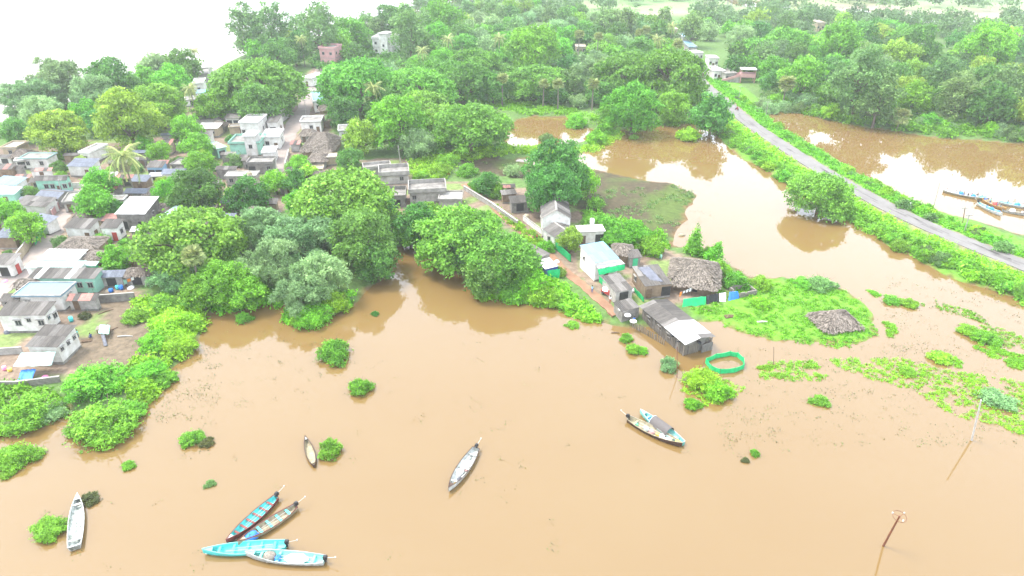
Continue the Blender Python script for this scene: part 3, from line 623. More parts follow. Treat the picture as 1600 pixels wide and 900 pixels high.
# ---- climbing plants grown into tall cones
for u, v, w, hpx in ((1083,392,34,9.0),(1112,402,26,5.5)):
    p = G(u, v + 6, 0.5); B = []
    for k in range(40):
        t = (k / 40) ** 1.1; a = k * 2.4; rr = (1 - t) * 1.7 * rnd.uniform(.6, 1); B.append((rr * math.cos(a) + t * (1.2 if hpx < 7 else 0.2), rr * math.sin(a), 0.3 + t * hpx * 0.75, 0.75 * (1.1 - t), 0.75 * (1.1 - t), 0.8 * (1.15 - t)))
    Pp, N, S, T = blob_leaves(B, 3500, 0.26, -0.5)
    tr = empty('climbing_plant', (p.x, p.y, gz(p.x, p.y)), 0, ('tall' if hpx > 7 else 'short leaning') + ' cone of climbing vine beside the large thatched house', 'vine')
    inst('crown', quads_mesh('crown', leaf_quads(Pp, N, S, 1.3, .2), T, M['f_bright']), tr)
    mb = MB(); mb.tube([(0, 0, -.3), (0.1, 0, hpx * .4), (0.2, 0, hpx * .72)], [.12, .09, .03]); mb.build('stem', M['bark'], tr)
# ---- far wood: one mass
rgf = np.random.default_rng(77); VV = []; TT = []
def far_add(u, v, w):
    p = G(u, v, 6.0); s = w / ppm(p.x, p.y, 6); nb = 16; B = []
    for k in range(nb):
        d = norm(rgf.normal(size=3)); d[2] = abs(d[2]); rr = 0.32; q = rgf.uniform(.12, .2); B.append((d[0] * rr, d[1] * rr, 0.34 + d[2] * rr * .9, q, q, q * .8))
    P_, N_, S_, T_ = blob_leaves(B, 420, 0.085, -0.4, rg=rgf); V = leaf_quads(P_, N_, S_, 1.2, .2, rgf) * s + np.array([p.x, p.y, 0.6])
    VV.append(V); TT.append(np.clip(T_ * .7 + rgf.random() * .3, 0, 1))
for (u0, u1, v0, v1, nn_) in ((650, 960, -45, 18, 110), (1090, 1240, -45, 32, 80), (1240, 1400, 18, 34, 26), (1390, 1640, 22, 44, 46), (1200, 1750, -50, 6, 150), (1470, 1660, 38, 56, 22), (1650, 1900, 40, 180, 50), (940, 1110, -50, -4, 60), (1120, 1190, 20, 40, 14)):
    for k in range(nn_): far_add(rgf.uniform(u0, u1), rgf.uniform(v0, v1), rgf.uniform(18, 36))
for k in range(150):
    u = rgf.uniform(500, 1640); v = rgf.uniform(22, 100)
    if (in_px(F1, u, v) or in_px(F2, u, v)) and not any(abs(u - a) < c + 10 and -d < v - b_ < d + 12 for a, b_, c, d in HOUSE_KEEP): far_add(u, v + 4, rgf.uniform(20, 32))
for u, v, w in ((995, 3, 13), (982, 9, 12), (1018, 7, 8), (1034, 8, 8), (1030, 20, 12), (1082, 16, 12)): far_add(u, v, w)
tag(inst('far_wood', quads_mesh('far_wood', np.concatenate(VV), np.concatenate(TT), M['f_far'])), 'hazy wood and scattered trees along the top of the view', 'wood', kind='stuff')
# ---- ground cover: leafy mass over polygons given in the photograph
def cover(name, poly, nb, n, rad, hgt, size, mt, label, cat='undergrowth', edge=None, sparse=0.0, seed=0):
    rg = np.random.default_rng(seed + 100); us = [p[0] for p in poly]; vs2 = [p[1] for p in poly]; wp = wpoly(poly)
    x0, x1, y0, y1 = wp[:, 0].min(), wp[:, 0].max(), wp[:, 1].min(), wp[:, 1].max(); B = []; tr = 0
    while len(B) < nb and tr < nb * 40:
        tr += 1; k = 64; xx = rg.uniform(x0, x1, k); yy = rg.uniform(y0, y1, k); ok = inside(wp, xx, yy)
        if sparse: ok &= .6 * vnoise(xx, yy, 4, 21) + .4 * vnoise(xx, yy, 1.3, 22) > sparse
        if not ok.any(): continue
        xx = xx[ok]; yy = yy[ok]; hz_ = gzs(xx, yy)
        for a, b_, z in zip(xx, yy, hz_):
            r = rad * rg.uniform(.5, 1.3); B.append((a, b_, max(z, -0.03) + 0.02, r, r, hgt * rg.uniform(.4, 1.2)))
    B = B[:nb]; P_, N_, S_, T_ = blob_leaves(B, n, size, 0.0, 0.6, False, rg, 0.45, 5, .4)
    o = inst(name, quads_mesh(name, leaf_quads(P_, N_, S_, 2.0, .3, rg), T_, M[mt])); return tag(o, label, cat, kind='stuff')
cover('bank_undergrowth', [(745,440),(800,436),(855,440),(905,472),(942,505),(935,508),(880,480),(800,472),(750,466)], 170, 17000, .9, 1.0, .3, 'f_lime', 'lime green vines covering the bank below the dirt path', seed=1)
cover('bank_undergrowth', [(205,480),(300,470),(325,495),(300,545),(252,600),(232,640),(190,615),(215,570),(245,540)], 150, 15000, 1.0, 1.1, .32, 'f_lime', 'lime green undergrowth sloping to the left shore', seed=2)
cover('bank_undergrowth', [(-40,612),(40,606),(95,625),(98,648),(50,662),(0,684),(-40,690)], 70, 8000, .9, .8, .3, 'f_bright', 'green undergrowth below the lowest left house', seed=3)
cover('bank_undergrowth', [(300,470),(360,455),(430,455),(455,480),(555,455),(550,472),(515,500),(455,505),(425,472),(330,495)], 90, 9000, 1.0, 1.0, .32, 'f_lime', 'lime green undergrowth under the pale feathery trees', seed=4)
RN = [p for p in ROAD_PX if p[0] < 1900]
def slope_poly(d0, d1):
    A = []; B_ = []
    for i, p in enumerate(ROAD):
        if proj(p.x, p.y, 1)[0] > 1720: break
        t = ROAD[min(i + 1, len(ROAD) - 1)] - ROAD[max(i - 1, 0)]; t.z = 0; t.normalize(); nn = Vector((-t.y, t.x, 0))
        a = p + nn * d0; b_ = p + nn * d1; A.append(proj(a.x, a.y, 0)); B_.append(proj(b_.x, b_.y, 0))
    return A + B_[::-1]
cover('road_verge', slope_poly(-3.4, -7.5), 900, 30000, .8, .3, .3, 'f_lime', 'short bright grass on the near verge of the road', 'grass', seed=5)
cover('road_verge', slope_poly(3.4, 7.5), 800, 24000, .8, .35, .3, 'f_lime', 'short bright grass on the far verge of the road', 'grass', seed=6)
cover('slope_undergrowth', slope_poly(-6.5, -12.0), 420, 30000, 1.2, 1.1, .36, 'f_bright', 'leafy undergrowth on the near slope of the road bank', seed=7)
cover('slope_undergrowth', slope_poly(6.5, 10.5), 300, 18000, 1.1, .8, .34, 'f_bright', 'leafy undergrowth on the far slope of the road bank', seed=8)
cover('spit_grass', [(1080,485),(1140,440),(1240,440),(1320,455),(1350,480),(1372,525),(1330,545),(1200,530),(1110,505)], 800, 30000, .5, .16, .15, 'f_lime', 'bright grass around the low thatched hut', 'grass', sparse=.3, seed=9)
cover('hedge', [(905,335),(960,345),(1035,375),(1040,390),(985,386),(930,362)], 70, 8000, 1.0, 1.6, .34, 'f_bright', 'leafy green hedge behind the blue-roofed shed', 'hedge', seed=10)
for k, (pl, sp_, lab) in enumerate((([(1335,565),(1400,556),(1480,578),(1620,600),(1620,690),(1560,668),(1490,650),(1430,612),(1350,590)], .27, 'mat of lime green water weed at the right edge'),
   ([(1200,565),(1340,560),(1345,580),(1280,595),(1180,595)], .42, 'thin weed in the shallows below the low thatched hut'),
   ([(1064,578),(1095,575),(1165,608),(1150,620),(1110,635),(1075,640),(1085,622),(1065,612)], .22, 'lime green weed bank beside the round green net pen'),
   ([(1500,505),(1560,512),(1610,530),(1610,545),(1560,543),(1505,523)], .12, 'bright weed island near the right edge'),
   ([(1352,452),(1440,468),(1445,482),(1375,470)], .3, 'narrow weed streak above the low thatched hut'),
   ([(1462,470),(1530,490),(1545,508),(1510,502),(1465,482)], .3, 'narrow weed streak leading to the bright weed island'),
   ([(1370,500),(1480,520),(1610,560),(1610,595),(1500,575),(1400,545)], .56, 'thin scattered weed between the weed island and the mat'), ([(1160,575),(1250,570),(1340,585),(1330,610),(1230,605)], .6, 'thin scattered weed right of the round net pen'))):
    a = wpoly(pl); ar = abs(np.sum(a[:, 0] * np.roll(a[:, 1], -1) - a[:, 1] * np.roll(a[:, 0], -1))) / 2
    cover('water_weed', pl, int(ar * 3.6), int(ar * 95), .3, .2, .11, 'f_lime' if k % 2 == 0 else 'f_bright', lab, 'weed', sparse=sp_ + .07, seed=20 + k)
cover('causeway_grass', [(640,258),(700,242),(790,233),(900,235),(965,212),(940,198),(975,212),(925,238),(800,243),(720,255),(690,285),(640,285)], 380, 17000, 1.1, .7, .34, 'f_lime', 'bright grass on the strip below the small pond', 'grass', seed=30)
cover('causeway_grass', [(720,158),(860,168),(940,188),(1000,190),(1090,185),(1090,195),(990,200),(930,198),(880,182),(800,180)], 240, 12000, 1.2, .7, .36, 'f_lime', 'bright grass along the upper shore of the small pond', 'grass', seed=31)
cover('marsh_grass', [(740,250),(900,275),(1060,292),(1088,304),(1070,335),(1050,365),(960,350),(880,310)], 260, 7000, .9, .14, .2, 'f_olive', 'thin marsh grass on the brown mud spit', 'grass', sparse=.5, seed=32)
cover('path_verge', [(770,325),(800,345),(850,385),(860,400),(835,395),(790,350)], 60, 3500, .7, .5, .26, 'f_lime', 'grass beside the walled part of the dirt path', 'grass', seed=33)
cover('shore_undergrowth', [(1195,150),(1300,170),(1450,195),(1640,212),(1640,226),(1450,212),(1310,190),(1200,166)], 380, 22000, 1.8, 1.4, .5, 'f_bright', 'leafy undergrowth along the far right shore', seed=34)
# floating bits of weed and debris
rgd = np.random.default_rng(9); Pd = []
for (u0, u1, v0, v1, nn_) in ((310, 560, 500, 640, 90), (240, 340, 540, 660, 120), (1130, 1600, 540, 700, 300), (1380, 1600, 430, 560, 160), (560, 1100, 480, 720, 40), (1160, 1230, 640, 720, 14), (1060, 1120, 290, 390, 40), (0, 900, 650, 890, 30), (1330, 1600, 440, 500, 60)):
    for k in range(nn_):
        c = G(rgd.uniform(u0, u1), rgd.uniform(v0, v1), 0)
        if gz(c.x, c.y) > 0: continue
        for j in range(rgd.integers(2, 14)): Pd.append((c.x + rgd.normal() * .5, c.y + rgd.normal() * .35, 0.03 + rgd.random() * .1))
Pd = np.array(Pd); Nd = norm(np.array([0, 0, 1.0]) + .5 * rgd.normal(size=Pd.shape)); 
tag(inst('floating_weed', quads_mesh('floating_weed', leaf_quads(Pd, Nd, rgd.uniform(.04, .15, len(Pd)), 1.6, 0, rgd), rgd.random(len(Pd)), M['f_weed'])), 'scattered floating weed and debris on the brown water', 'weed', kind='stuff')
cover('wood_undergrowth', [(480,92),(500,118),(600,140),(700,155),(860,170),(1000,178),(1090,172),(1092,110),(1000,78),(700,66),(540,66)], 700, 32000, 3.0, 3.0, .8, 'f_round', 'dark undergrowth on the floor of the central wood', seed=40)
cover('wood_undergrowth', [(1185,118),(1200,150),(1300,176),(1450,198),(1640,214),(1640,110),(1400,85),(1200,85)], 700, 32000, 3.0, 3.0, .8, 'f_round', 'dark undergrowth on the floor of the right-hand wood', seed=41)
cover('wood_undergrowth', [(-30,205),(60,182),(150,157),(250,132),(300,128),(290,180),(235,215),(120,222),(-30,232)], 240, 14000, 2.0, 2.0, .55, 'f_olive', 'undergrowth beneath the trees of the left river bank', seed=42)
cover('wood_undergrowth', [(600,225),(680,195),(780,205),(790,228),(700,242),(640,255)], 110, 7000, 1.6, 1.5, .5, 'f_round', 'undergrowth beneath the trees left of the small pond', seed=43)
# ------------------------------------------------------------ houses
def win_mesh():
    mb = MB(); mb.box(-.5, -.42, -.06, 0, 0, 1.0); mb.box(.42, .5, -.06, 0, 0, 1.0); mb.box(-.42, .42, -.06, 0, .92, 1.0); mb.box(-.58, .58, -.14, 0, -.08, 0); mb.box(-.03, .03, -.05, 0, 0, .92)
    mb.box(-.62, .62, -.35, 0, 1.08, 1.14); return mb.mesh('window', M['frame'])
def pane_mesh():
    mb = MB(); mb.box(-.42, .42, -.025, 0.0, 0.0, .92); return mb.mesh('pane', M['glass'])
def door_mesh(m):
    mb = MB(); mb.box(-.45, .45, -.05, 0, 0, 1.95); mb.box(-.52, -.45, -.08, 0, 0, 2.02); mb.box(.45, .52, -.08, 0, 0, 2.02); mb.box(-.52, .52, -.08, 0, 1.95, 2.04); return mb.mesh('door', m)
WINM, PANEM = win_mesh(), pane_mesh(); DOORS = {k: door_mesh(M[k]) for k in ('wood', 'bluet', 'gpaint', 'dark', 'red')}
SHEETS = {'asb': ['asb', 'asb', 'asb', 'asbl'], 'asbl': ['asbl', 'asbl', 'asb'], 'tin': ['tin'], 'tinm': ['tinm'], 'tinb': ['tinb'], 'slate': ['slate'], 'tile': ['tile'], 'rust': ['rust', 'rust', 'asb'], 'mixed': ['asb', 'asbl', 'tin', 'asb'], 'conc': ['conc']}
def sheets(root, x0, x1, ylow, zlow, yhigh, zhigh, rc, axis='y', th=0.05, flip=None):
    """sheet panels running from the low edge to the high edge; x0..x1 across"""
    W = x1 - x0; k = max(1, round(W / 1.15)); sw = W / k; L = math.hypot(yhigh - ylow, zhigh - zlow); ang = math.atan2(zhigh - zlow, yhigh - ylow)
    rows = 2 if L > 4.2 else 1; Lr = L / rows
    mb = MB(); ov = 0.05
    for c in range(4):       # shallow corrugation
        a = -sw / 2 - ov / 2 + (sw + ov) * c / 4; b_ = a + (sw + ov) / 4; mid = (a + b_) / 2
        mb.prism([(a, 0), (b_, 0), (mid, th)], 0, Lr + 0.12)
    me = mb.mesh('roof_sheet', M[SHEETS[rc][0]])
    for r in range(rows):
        for i in range(k):
            xx = x0 + sw * (i + .5); f = r * Lr - (0.06 if r else 0)
            yy = ylow + math.cos(ang) * f; zz = zlow + math.sin(ang) * f + 0.02 * r + rnd.uniform(0, .025)
            lx, ly, rz = (xx, yy, rnd.uniform(-.012, .012)) if axis == 'y' else (yy, xx, R(-90))
            if flip: lx, ly, rz = flip[0] - lx, flip[1] - ly, rz + math.pi
            o = inst('roof_sheet', me, root, (lx, ly, zz), (ang, 0, rz))
            mm = M[rnd.choice(SHEETS[rc])]
            if mm is not me.materials[0]: o.material_slots[0].link = 'OBJECT'; o.material_slots[0].material = mm
def thatch_mesh(W, D, rise, rg, ridge=0.35, n=2600, drop=0.45):
    nx, ny = 18, 14; mb = MB(); Z = {}
    def zf(x, y):
        xn = abs(x) / (W / 2); yn = abs(y) / (D / 2); t = min(1 - yn, (1 - xn) / (1 - ridge)); t = min(max(t, -0.05), 1)
        return rise * (t ** 0.92 if t > 0 else t) + (vnoise(np.array([x]), np.array([y]), .8, 4)[0] - .5) * .22
    top = []; 
    for j in range(ny + 1):
        for i in range(nx + 1):
            x = -W / 2 + W * i / nx; y = -D / 2 + D * j / ny
            e = 1 + (0.05 * math.sin(i * 2.3 + W) * math.sin(j * 1.9)) - .16 * max(0, abs(x) / (W / 2) + abs(y) / (D / 2) - 1.25); mb.v.append((x * e, y * e, zf(x, y)))
    off = len(mb.v)
    mb.v += [(v[0], v[1], v[2] - 0.25) for v in mb.v[:off]]
    for j in range(ny):
        for i in range(nx):
            a = j * (nx + 1) + i; q = (a, a + 1, a + nx + 2, a + nx + 1); mb.f.append(q); mb.m.append(0); mb.f.append(tuple(off + k for k in reversed(q))); mb.m.append(0)
    ring = [i for i in range(nx + 1)] + [j * (nx + 1) + nx for j in range(1, ny + 1)] + [ny * (nx + 1) + i for i in range(nx - 1, -1, -1)] + [j * (nx + 1) for j in range(ny - 1, 0, -1)]
    for a, b_ in zip(ring, ring[1:] + ring[:1]): mb.f.append((b_, a, off + a, off + b_)); mb.m.append(0)
    base = mb.mesh('thatch_roof', M['straw']); at = base.attributes.new('tint', 'FLOAT', 'POINT'); at.data.foreach_set('value', np.full(len(base.vertices), .35, np.float32))
    # straw bundles
    px = rg.uniform(-W / 2, W / 2, n); py = rg.uniform(-D / 2, D / 2, n)
    ed = rg.random(n) < 0.2; side = rg.integers(0, 4, n)
    px = np.where(ed & (side < 2), np.sign(side - .5) * W / 2 * rg.uniform(.97, 1.05, n), px); py = np.where(ed & (side >= 2), np.sign(side - 2.5) * D / 2 * rg.uniform(.97, 1.05, n), py)
    Q = []; T = []
    for x, y in zip(px, py):
        z = zf(x, y) + 0.05; e = .05; g = Vector((zf(x + e, y) - zf(x - e, y), zf(x, y + e) - zf(x, y - e), 0)) / (2 * e)
        gy = Vector((-x / W if abs(x) / W > abs(y) / D else 0, -y / D if abs(y) / D >= abs(x) / W else 0, 0))
        dn = gy.normalized() * -1 if gy.length > 1e-6 else Vector((1, 0, 0)); dn = (dn + Vector((rg.normal() * .35, rg.normal() * .35, 0))).normalized()
        dz = -rise / (D / 2) * 0.8 if True else 0; L = rg.uniform(.3, .7); w = rg.uniform(.05, .13); d3 = Vector((dn.x, dn.y, dz)).normalized() * L; s = Vector((-dn.y, dn.x, 0)) * w; p = Vector((x, y, z))
        h = Vector((0, 0, rg.uniform(0, .08))); Q.append([p - s, p + s, p + d3 + s * .8 + h, p + d3 - s * .8 + h]); T.append(rg.random())
    straw = quads_mesh('straw', np.array(Q, float), np.array(T), M['straw'])
    return base, straw
def frame3(A, B, C, h, zg, zc):
    a = G(*A, zg + h); b = G(*B, zg + h); c = G(*C, zc); ex = (b - a); ex.z = 0; W = ex.length; ex.normalize(); ey = Vector((-ex.y, ex.x, 0))
    return a, W, (c - b).dot(ey), math.atan2(ex.y, ex.x)
HOUSES = []
def openings(root, W, D, ov, h, f='', r='', l='', dm='wood'):
    for face, s in (('f', f), ('r', r), ('l', l)):
        if not s: continue
        L = (W if face == 'f' else D) - 2 * ov
        for i, ch in enumerate(s):
            if ch == '.': continue
            t = ov + L * (i + .5) / len(s)
            loc, rz = {'f': ((t, ov - .003, 0), 0), 'r': ((W - ov + .003, t, 0), R(90)), 'l': ((ov - .003, t, 0), R(-90))}[face]
            if ch in 'wv':
                z = h * .42 if ch == 'w' else h * .62; sc_ = (1.1, 1, 1.05) if ch == 'w' else (.75, 1, .7)
                w = inst('window', WINM, root, (loc[0], loc[1], z), (0, 0, rz), sc_); inst('pane', PANEM, w)
            elif ch == 'd': inst('door', DOORS[dm], root, (loc[0], loc[1], .1), (0, 0, rz))
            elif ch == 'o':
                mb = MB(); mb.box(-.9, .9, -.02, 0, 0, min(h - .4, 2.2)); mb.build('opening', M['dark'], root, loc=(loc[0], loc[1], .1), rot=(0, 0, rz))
def house(label, A, B, C, h, roof='flat', rc='asb', wc='white', pitch=.28, ov=.3, f='', r='', l='', par=.5, name='house', cat='house', dm='wood', clutter=0, pm=None, zoff=0.0, group=None, storey=False):
    m = G((A[0] + C[0]) / 2, (A[1] + C[1]) / 2, h + .8); zg = max(gz(m.x, m.y), 0.05) + zoff; rise = 0; D = 5
    for _ in range(6):
        zc = zg + h + (rise if roof in ('shed', 'gablex') else 0); a, W, D, rz = frame3(A, B, C, h, zg, zc)
        D = max(D, 1.2) * (2 if roof == 'gablex' else 1)
        rise = {'shed': pitch * D, 'gablex': pitch * D / 2, 'gabley': pitch * W / 2, 'thatch': pitch * min(W, D) / 2, 'flat': 0}[roof]
    o = empty(name, (a.x, a.y, zg), rz, label, cat, group)
    ex_ = Vector((math.cos(rz), math.sin(rz), 0)); ey_ = Vector((-ex_.y, ex_.x, 0)); q_ = a + ex_ * W / 2 + ey_ * D / 2; HOUSES.append((q_.x, q_.y, .5 * math.hypot(W, D)))
    wm_ = M[wc]; mb = MB(); x0, x1, y0, y1 = ov, W - ov, ov, D - ov; b0 = -.6
    if roof == 'gablex':
        k = rise * (D / 2 - ov) / (D / 2) ; zt = h + rise * ov / (D / 2) - .06
        n = len(mb.v); pr = [(y0, b0), (y1, b0), (y1, zt), (D / 2, h + rise - .08), (y0, zt)]
        mb.v += [(x0, p, q) for p, q in pr] + [(x1, p, q) for p, q in pr]
        mb.f += [(n, n + 4, n + 3, n + 2, n + 1), (n + 5, n + 6, n + 7, n + 8, n + 9)] + [(n + i, n + (i + 1) % 5, n + 5 + (i + 1) % 5, n + 5 + i) for i in range(5)]; mb.m += [0] * 7
    elif roof == 'gabley':
        zt = h + rise * ov / (W / 2) - .06; mb.prism([(x0, b0), (x1, b0), (x1, zt), (W / 2, h + rise - .08), (x0, zt)], y0, y1)
    elif roof == 'shed':
        za = h + rise * ov / D - .06; zb = h + rise * (D - ov) / D - .06; n = len(mb.v); pr = [(y0, b0), (y1, b0), (y1, zb), (y0, za)]
        mb.v += [(x0, p, q) for p, q in pr] + [(x1, p, q) for p, q in pr]
        mb.f += [(n, n + 3, n + 2, n + 1), (n + 4, n + 5, n + 6, n + 7)] + [(n + i, n + (i + 1) % 4, n + 4 + (i + 1) % 4, n + 4 + i) for i in range(4)]; mb.m += [0] * 6
    else: mb.box(x0, x1, y0, y1, b0, h - .02)
    mb.build('wall', wm_, o)
    if h > 2.0 and roof != 'thatch':
        mb = MB(); mb.box(x0 - .05, x1 + .05, y0 - .05, y0 - .004, b0, .35); mb.box(x1 + .004, x1 + .05, y0 - .004, y1, b0, .35); mb.build('plinth', M['conc'], o)
    if roof == 'flat':
        pmm = M[pm] if pm else wm_
        mb = MB(); mb.box(-.05, W + .05, -.05, D + .05, h, h + .14); mb.build('roof_slab', M[rc] if rc in M else M['conc'], o)
        if par > 0:
            t = .18; z0 = h + .14; z1 = z0 + par
            mb = MB(); mb.box(0, W, 0, t, z0, z1); mb.box(0, W, D - t, D, z0, z1); mb.box(0, t, t, D - t, z0, z1); mb.box(W - t, W, t, D - t, z0, z1); mb.build('parapet', pmm, o)
    elif roof == 'shed': sheets(o, 0, W, 0, h, D, h + rise, rc)
    elif roof == 'gablex':
        sheets(o, 0, W, 0, h, D / 2, h + rise, rc); 
        sheets(o, 0, W, 0, h, D / 2, h + rise, rc, flip=(W, D))
        mb = MB(); mb.prism([(-.2, -.06), (.2, -.06), (0, .12)], -.02, W + .02); mb.build('ridge_cap', M['asbl'] if rc != 'tile' else M['tile'], o, loc=(0, D / 2, h + rise + .05), rot=(0, 0, R(-90)))
    elif roof == 'gabley':
        sheets(o, 0, D, 0, h, W / 2, h + rise, rc, 'x')
        sheets(o, 0, D, 0, h, W / 2, h + rise, rc, 'x', flip=(W, D))
        mb = MB(); mb.prism([(-.22, -.06), (.22, -.06), (0, .12)], -.02, D + .02); mb.build('ridge_cap', M['concl'], o, loc=(W / 2, 0, h + rise + .05))
    elif roof == 'thatch':
        base, straw = thatch_mesh(W, D, rise, np.random.default_rng(int(A[0] * 7 + A[1])), n=int(min(4500, 45 * W * D)))
        t = inst('thatch_roof', base, o, (W / 2, D / 2, h)); inst('straw', straw, t); tag(straw and t.children[0], kind='stuff')
    if storey:
        mb = MB(); mb.box(x0 - .12, x1 + .12, y0 - .12, y1 + .12, h * .5 - .08, h * .5 + .08); mb.build('storey_band', M['concl'], o)
        for face in 'fr':
            L = W if face == 'f' else D; k = max(2, int(L / 3))
            for i in range(k):
                t = ov + (L - 2 * ov) * (i + .5) / k; loc = (t, ov - .003, h * .68) if face == 'f' else (W - ov + .003, t, h * .68)
                w = inst('window', WINM, o, loc, (0, 0, 0 if face == 'f' else R(90)), (1.2, 1, 1.1)); inst('pane', PANEM, w)
        openings(o, W, D, ov, h * .5, f, r, l, dm)
    else: openings(o, W, D, ov, h, f, r, l, dm)
    return o, W, D, h, rise, zg
def tank(parent_pt, label, r=.55, hh_=1.3, m='cream', z=None):
    p = parent_pt; o = empty('water_tank', p, 0, label, 'water tank'); mb = MB(); mb.lathe([(r, 0), (r * 1.02, hh_ * .3), (r, hh_ * .34), (r, hh_ * .8), (r * .75, hh_ * .95), (r * .3, hh_)], 14); mb.build('barrel', M[m], o, True)
    mb = MB(); mb.lathe([(r * .32, hh_), (r * .32, hh_ + .08), (r * .2, hh_ + .1)], 10); mb.build('lid', M['conc'], o); return o
def wall_run(label, pts, hgt, m, th=.2, z0=None, name='compound_wall', cat='wall', cap=None):
    P_ = [G(u, v, .9) for u, v in pts]; o = empty(name, (P_[0].x, P_[0].y, 0), 0, label, cat)
    for a, b_ in zip(P_, P_[1:]):
        d = (b_ - a); d.z = 0; L = d.length; rz = math.atan2(d.y, d.x); zb = min(gz(a.x, a.y), gz(b_.x, b_.y)); zb = max(zb, 0)
        mb = MB(); mb.box(-th / 2, L + th / 2, -th / 2, th / 2, -.5, hgt); w = mb.build('wall', M[m], o, loc=(a.x - P_[0].x, a.y - P_[0].y, zb), rot=(0, 0, rz))
        mb = MB(); mb.box(-th * .75, L + th * .75, -th * .75, th * .75, hgt, hgt + .1); mb.build('coping', M[cap or 'concl'], w)
    return o
# ---- left cluster (numbers are roof corners in the photograph: front left, front right, rear right)
house('grey-roofed white house with three vents, nearest the lower left shore', (38,542),(90,543),(111,508), 3.4, 'shed', 'asb', 'white', .12, r='vvv', f='d')
house('white house with long grey roof behind the nearest vented house', (-8,494),(70,493),(93,471), 3.6, 'shed', 'asb', 'white', .14, f='.wvw', r='vw')
house('low house with pale blue flat roof and white strips on it', (18,464),(95,464),(112,442), 3.2, 'flat', 'tinb', 'white', r='w', f='w.', par=.18, pm='concl')
house('long mint house with grey roof and pale skylight sheets', (42,435),(147,436),(154,419), 3.4, 'shed', 'mixed', 'mint', .14, f='..w.ww', r='')
house('long shed with pale mint sheet roof', (37,419),(126,419),(131,408), 3.3, 'shed', 'tinm', 'white', .12, l='d')
house('small shed with bright green sheet roof by the bushy tree', (125,416),(149,416),(150,409), 2.7, 'shed', 'tinm', 'gpaint', .12)
house('white corrugated-roofed shed behind the pale mint roof', (58,406),(121,407),(130,390), 3.2, 'shed', 'tin', 'white', .12)
house('small thatched shed right of the white corrugated roof', (122,409),(146,410),(148,392), 2.5, 'thatch', 'asb', 'mud', .5)
house('low house with broad pinkish straw roof behind the white shed', (88,389),(148,388),(142,370), 2.6, 'thatch', 'asb', 'mud', .35)
house('white house with grey roof and brown door beside the straw roof', (98,356),(140,358),(154,342), 3.2, 'shed', 'asb', 'white', .2, f='..d', r='d')
house('narrow white house with grey roof and curtained door', (154,357),(183,357),(189,342), 3.2, 'shed', 'asb', 'white', .2, f='.d', dm='red', r='w')
house('large open shed with white sheet roof among the trees', (178,335),(226,335),(245,307), 4.2, 'shed', 'tin', 'conc', .14, f='o.o', r='v')
house('narrow pale turquoise sheet roof beside the broad flat-topped tree', (237,346),(250,348),(268,320), 3.0, 'shed', 'tinm', 'concl', .1)
house('white house with steep grey tiled gable roof and mint front', (52,283),(104,282),(109,257), 3.6, 'gablex', 'asb', 'mint', .75, f='.wwdw', r='w')
house('long low house with flat grey roof and pale turquoise edge', (28,249),(74,249),(76,240), 3.0, 'flat', 'conc', 'white', pm='tinm', par=.3, f='ww')
house('house with faded pink sheet roof at the left edge', (-12,265),(18,265),(28,249), 3.0, 'shed', 'rust', 'mud', .3, f='d')
house('low house with dark blue-grey sheet roof near the coconut palm', (103,260),(143,261),(138,247), 3.0, 'shed', 'slate', 'white', .2, f='.d')
house('small white house above the dark blue-grey roof', (122,240),(140,241),(142,226), 3.2, 'flat', 'concl', 'white', par=.5, f='w')
house('pale blue sheet roof at the left edge below the pink roof', (-14,287),(24,290),(22,276), 2.8, 'shed', 'tinb', 'white', .15)
house('pale mint sheet roof at the left edge beside the lane', (-12,304),(22,304),(26,292), 2.8, 'shed', 'tinm', 'mint', .15, f='d')
house('grey sheet-roofed row house facing the left lane', (20,320),(70,324),(78,308), 2.8, 'shed', 'asbl', 'white', .18, f='d.')
house('house under blue-grey tarpaulin roof behind the row house', (52,308),(90,311),(96,298), 2.7, 'gablex', 'slate', 'concl', .3)
house('low house with blue-grey sheet roof beside the green cloth', (40,346),(72,352),(78,336), 2.7, 'shed', 'slate', 'white', .2)
house('house with dark sheet roof under the left edge tree', (-10,372),(22,372),(28,356), 2.8, 'shed', 'slate', 'mud', .2)
house('cream walled house with brown doors along the left lane', (24,404),(30,398),(8,384), 2.6, 'shed', 'asbl', 'cream', .1, r='dwd')
house('grey-roofed open veranda house at the left edge', (-14,414),(16,414),(26,396), 3.0, 'shed', 'asb', 'white', .15, f='o', r='d', dm='red')
house('small cream house far up the left lane', (0,232),(26,232),(30,222), 3.0, 'flat', 'concl', 'cream', par=.4, f='w')
house('grey shed roof at the end of the left lane by the street pole', (96,318),(116,316),(112,302), 2.6, 'flat', 'conc', 'concl', par=.3, f='d')
# ---- middle village
house('mint green flat-roofed house with porch near the village street', (356,226),(406,225),(404,212), 3.6, 'flat', 'conc', 'mint', par=.6, f='..w.', r='d')
house('small mint porch on the left of the mint green house', (338,234),(355,230),(357,218), 3.0, 'flat', 'concl', 'mint', par=.1, f='o')
house('tall white house behind the mint green house', (372,193),(403,193),(408,180), 5.4, 'flat', 'tin', 'white', par=.35, f='w..', r='w', dm='wood')
house('white house with sloping pale roof by the street bend', (415,191),(434,191),(439,178), 4.0, 'shed', 'asbl', 'white', .15, f='o', r='d')
house('white flat-roofed house with stained parapet behind the street bend', (402,177),(438,178),(438,168), 3.4, 'flat', 'conc', 'white', par=.8, f='ww')
house('grey-roofed house left of the tall white house', (350,185),(374,185),(376,176), 3.0, 'shed', 'asb', 'white', .2, f='oo')
house('blue-shuttered house high left of the tall white house', (360,166),(380,165),(382,154), 3.2, 'flat', 'conc', 'cream', par=.4, f='w', dm='bluet')
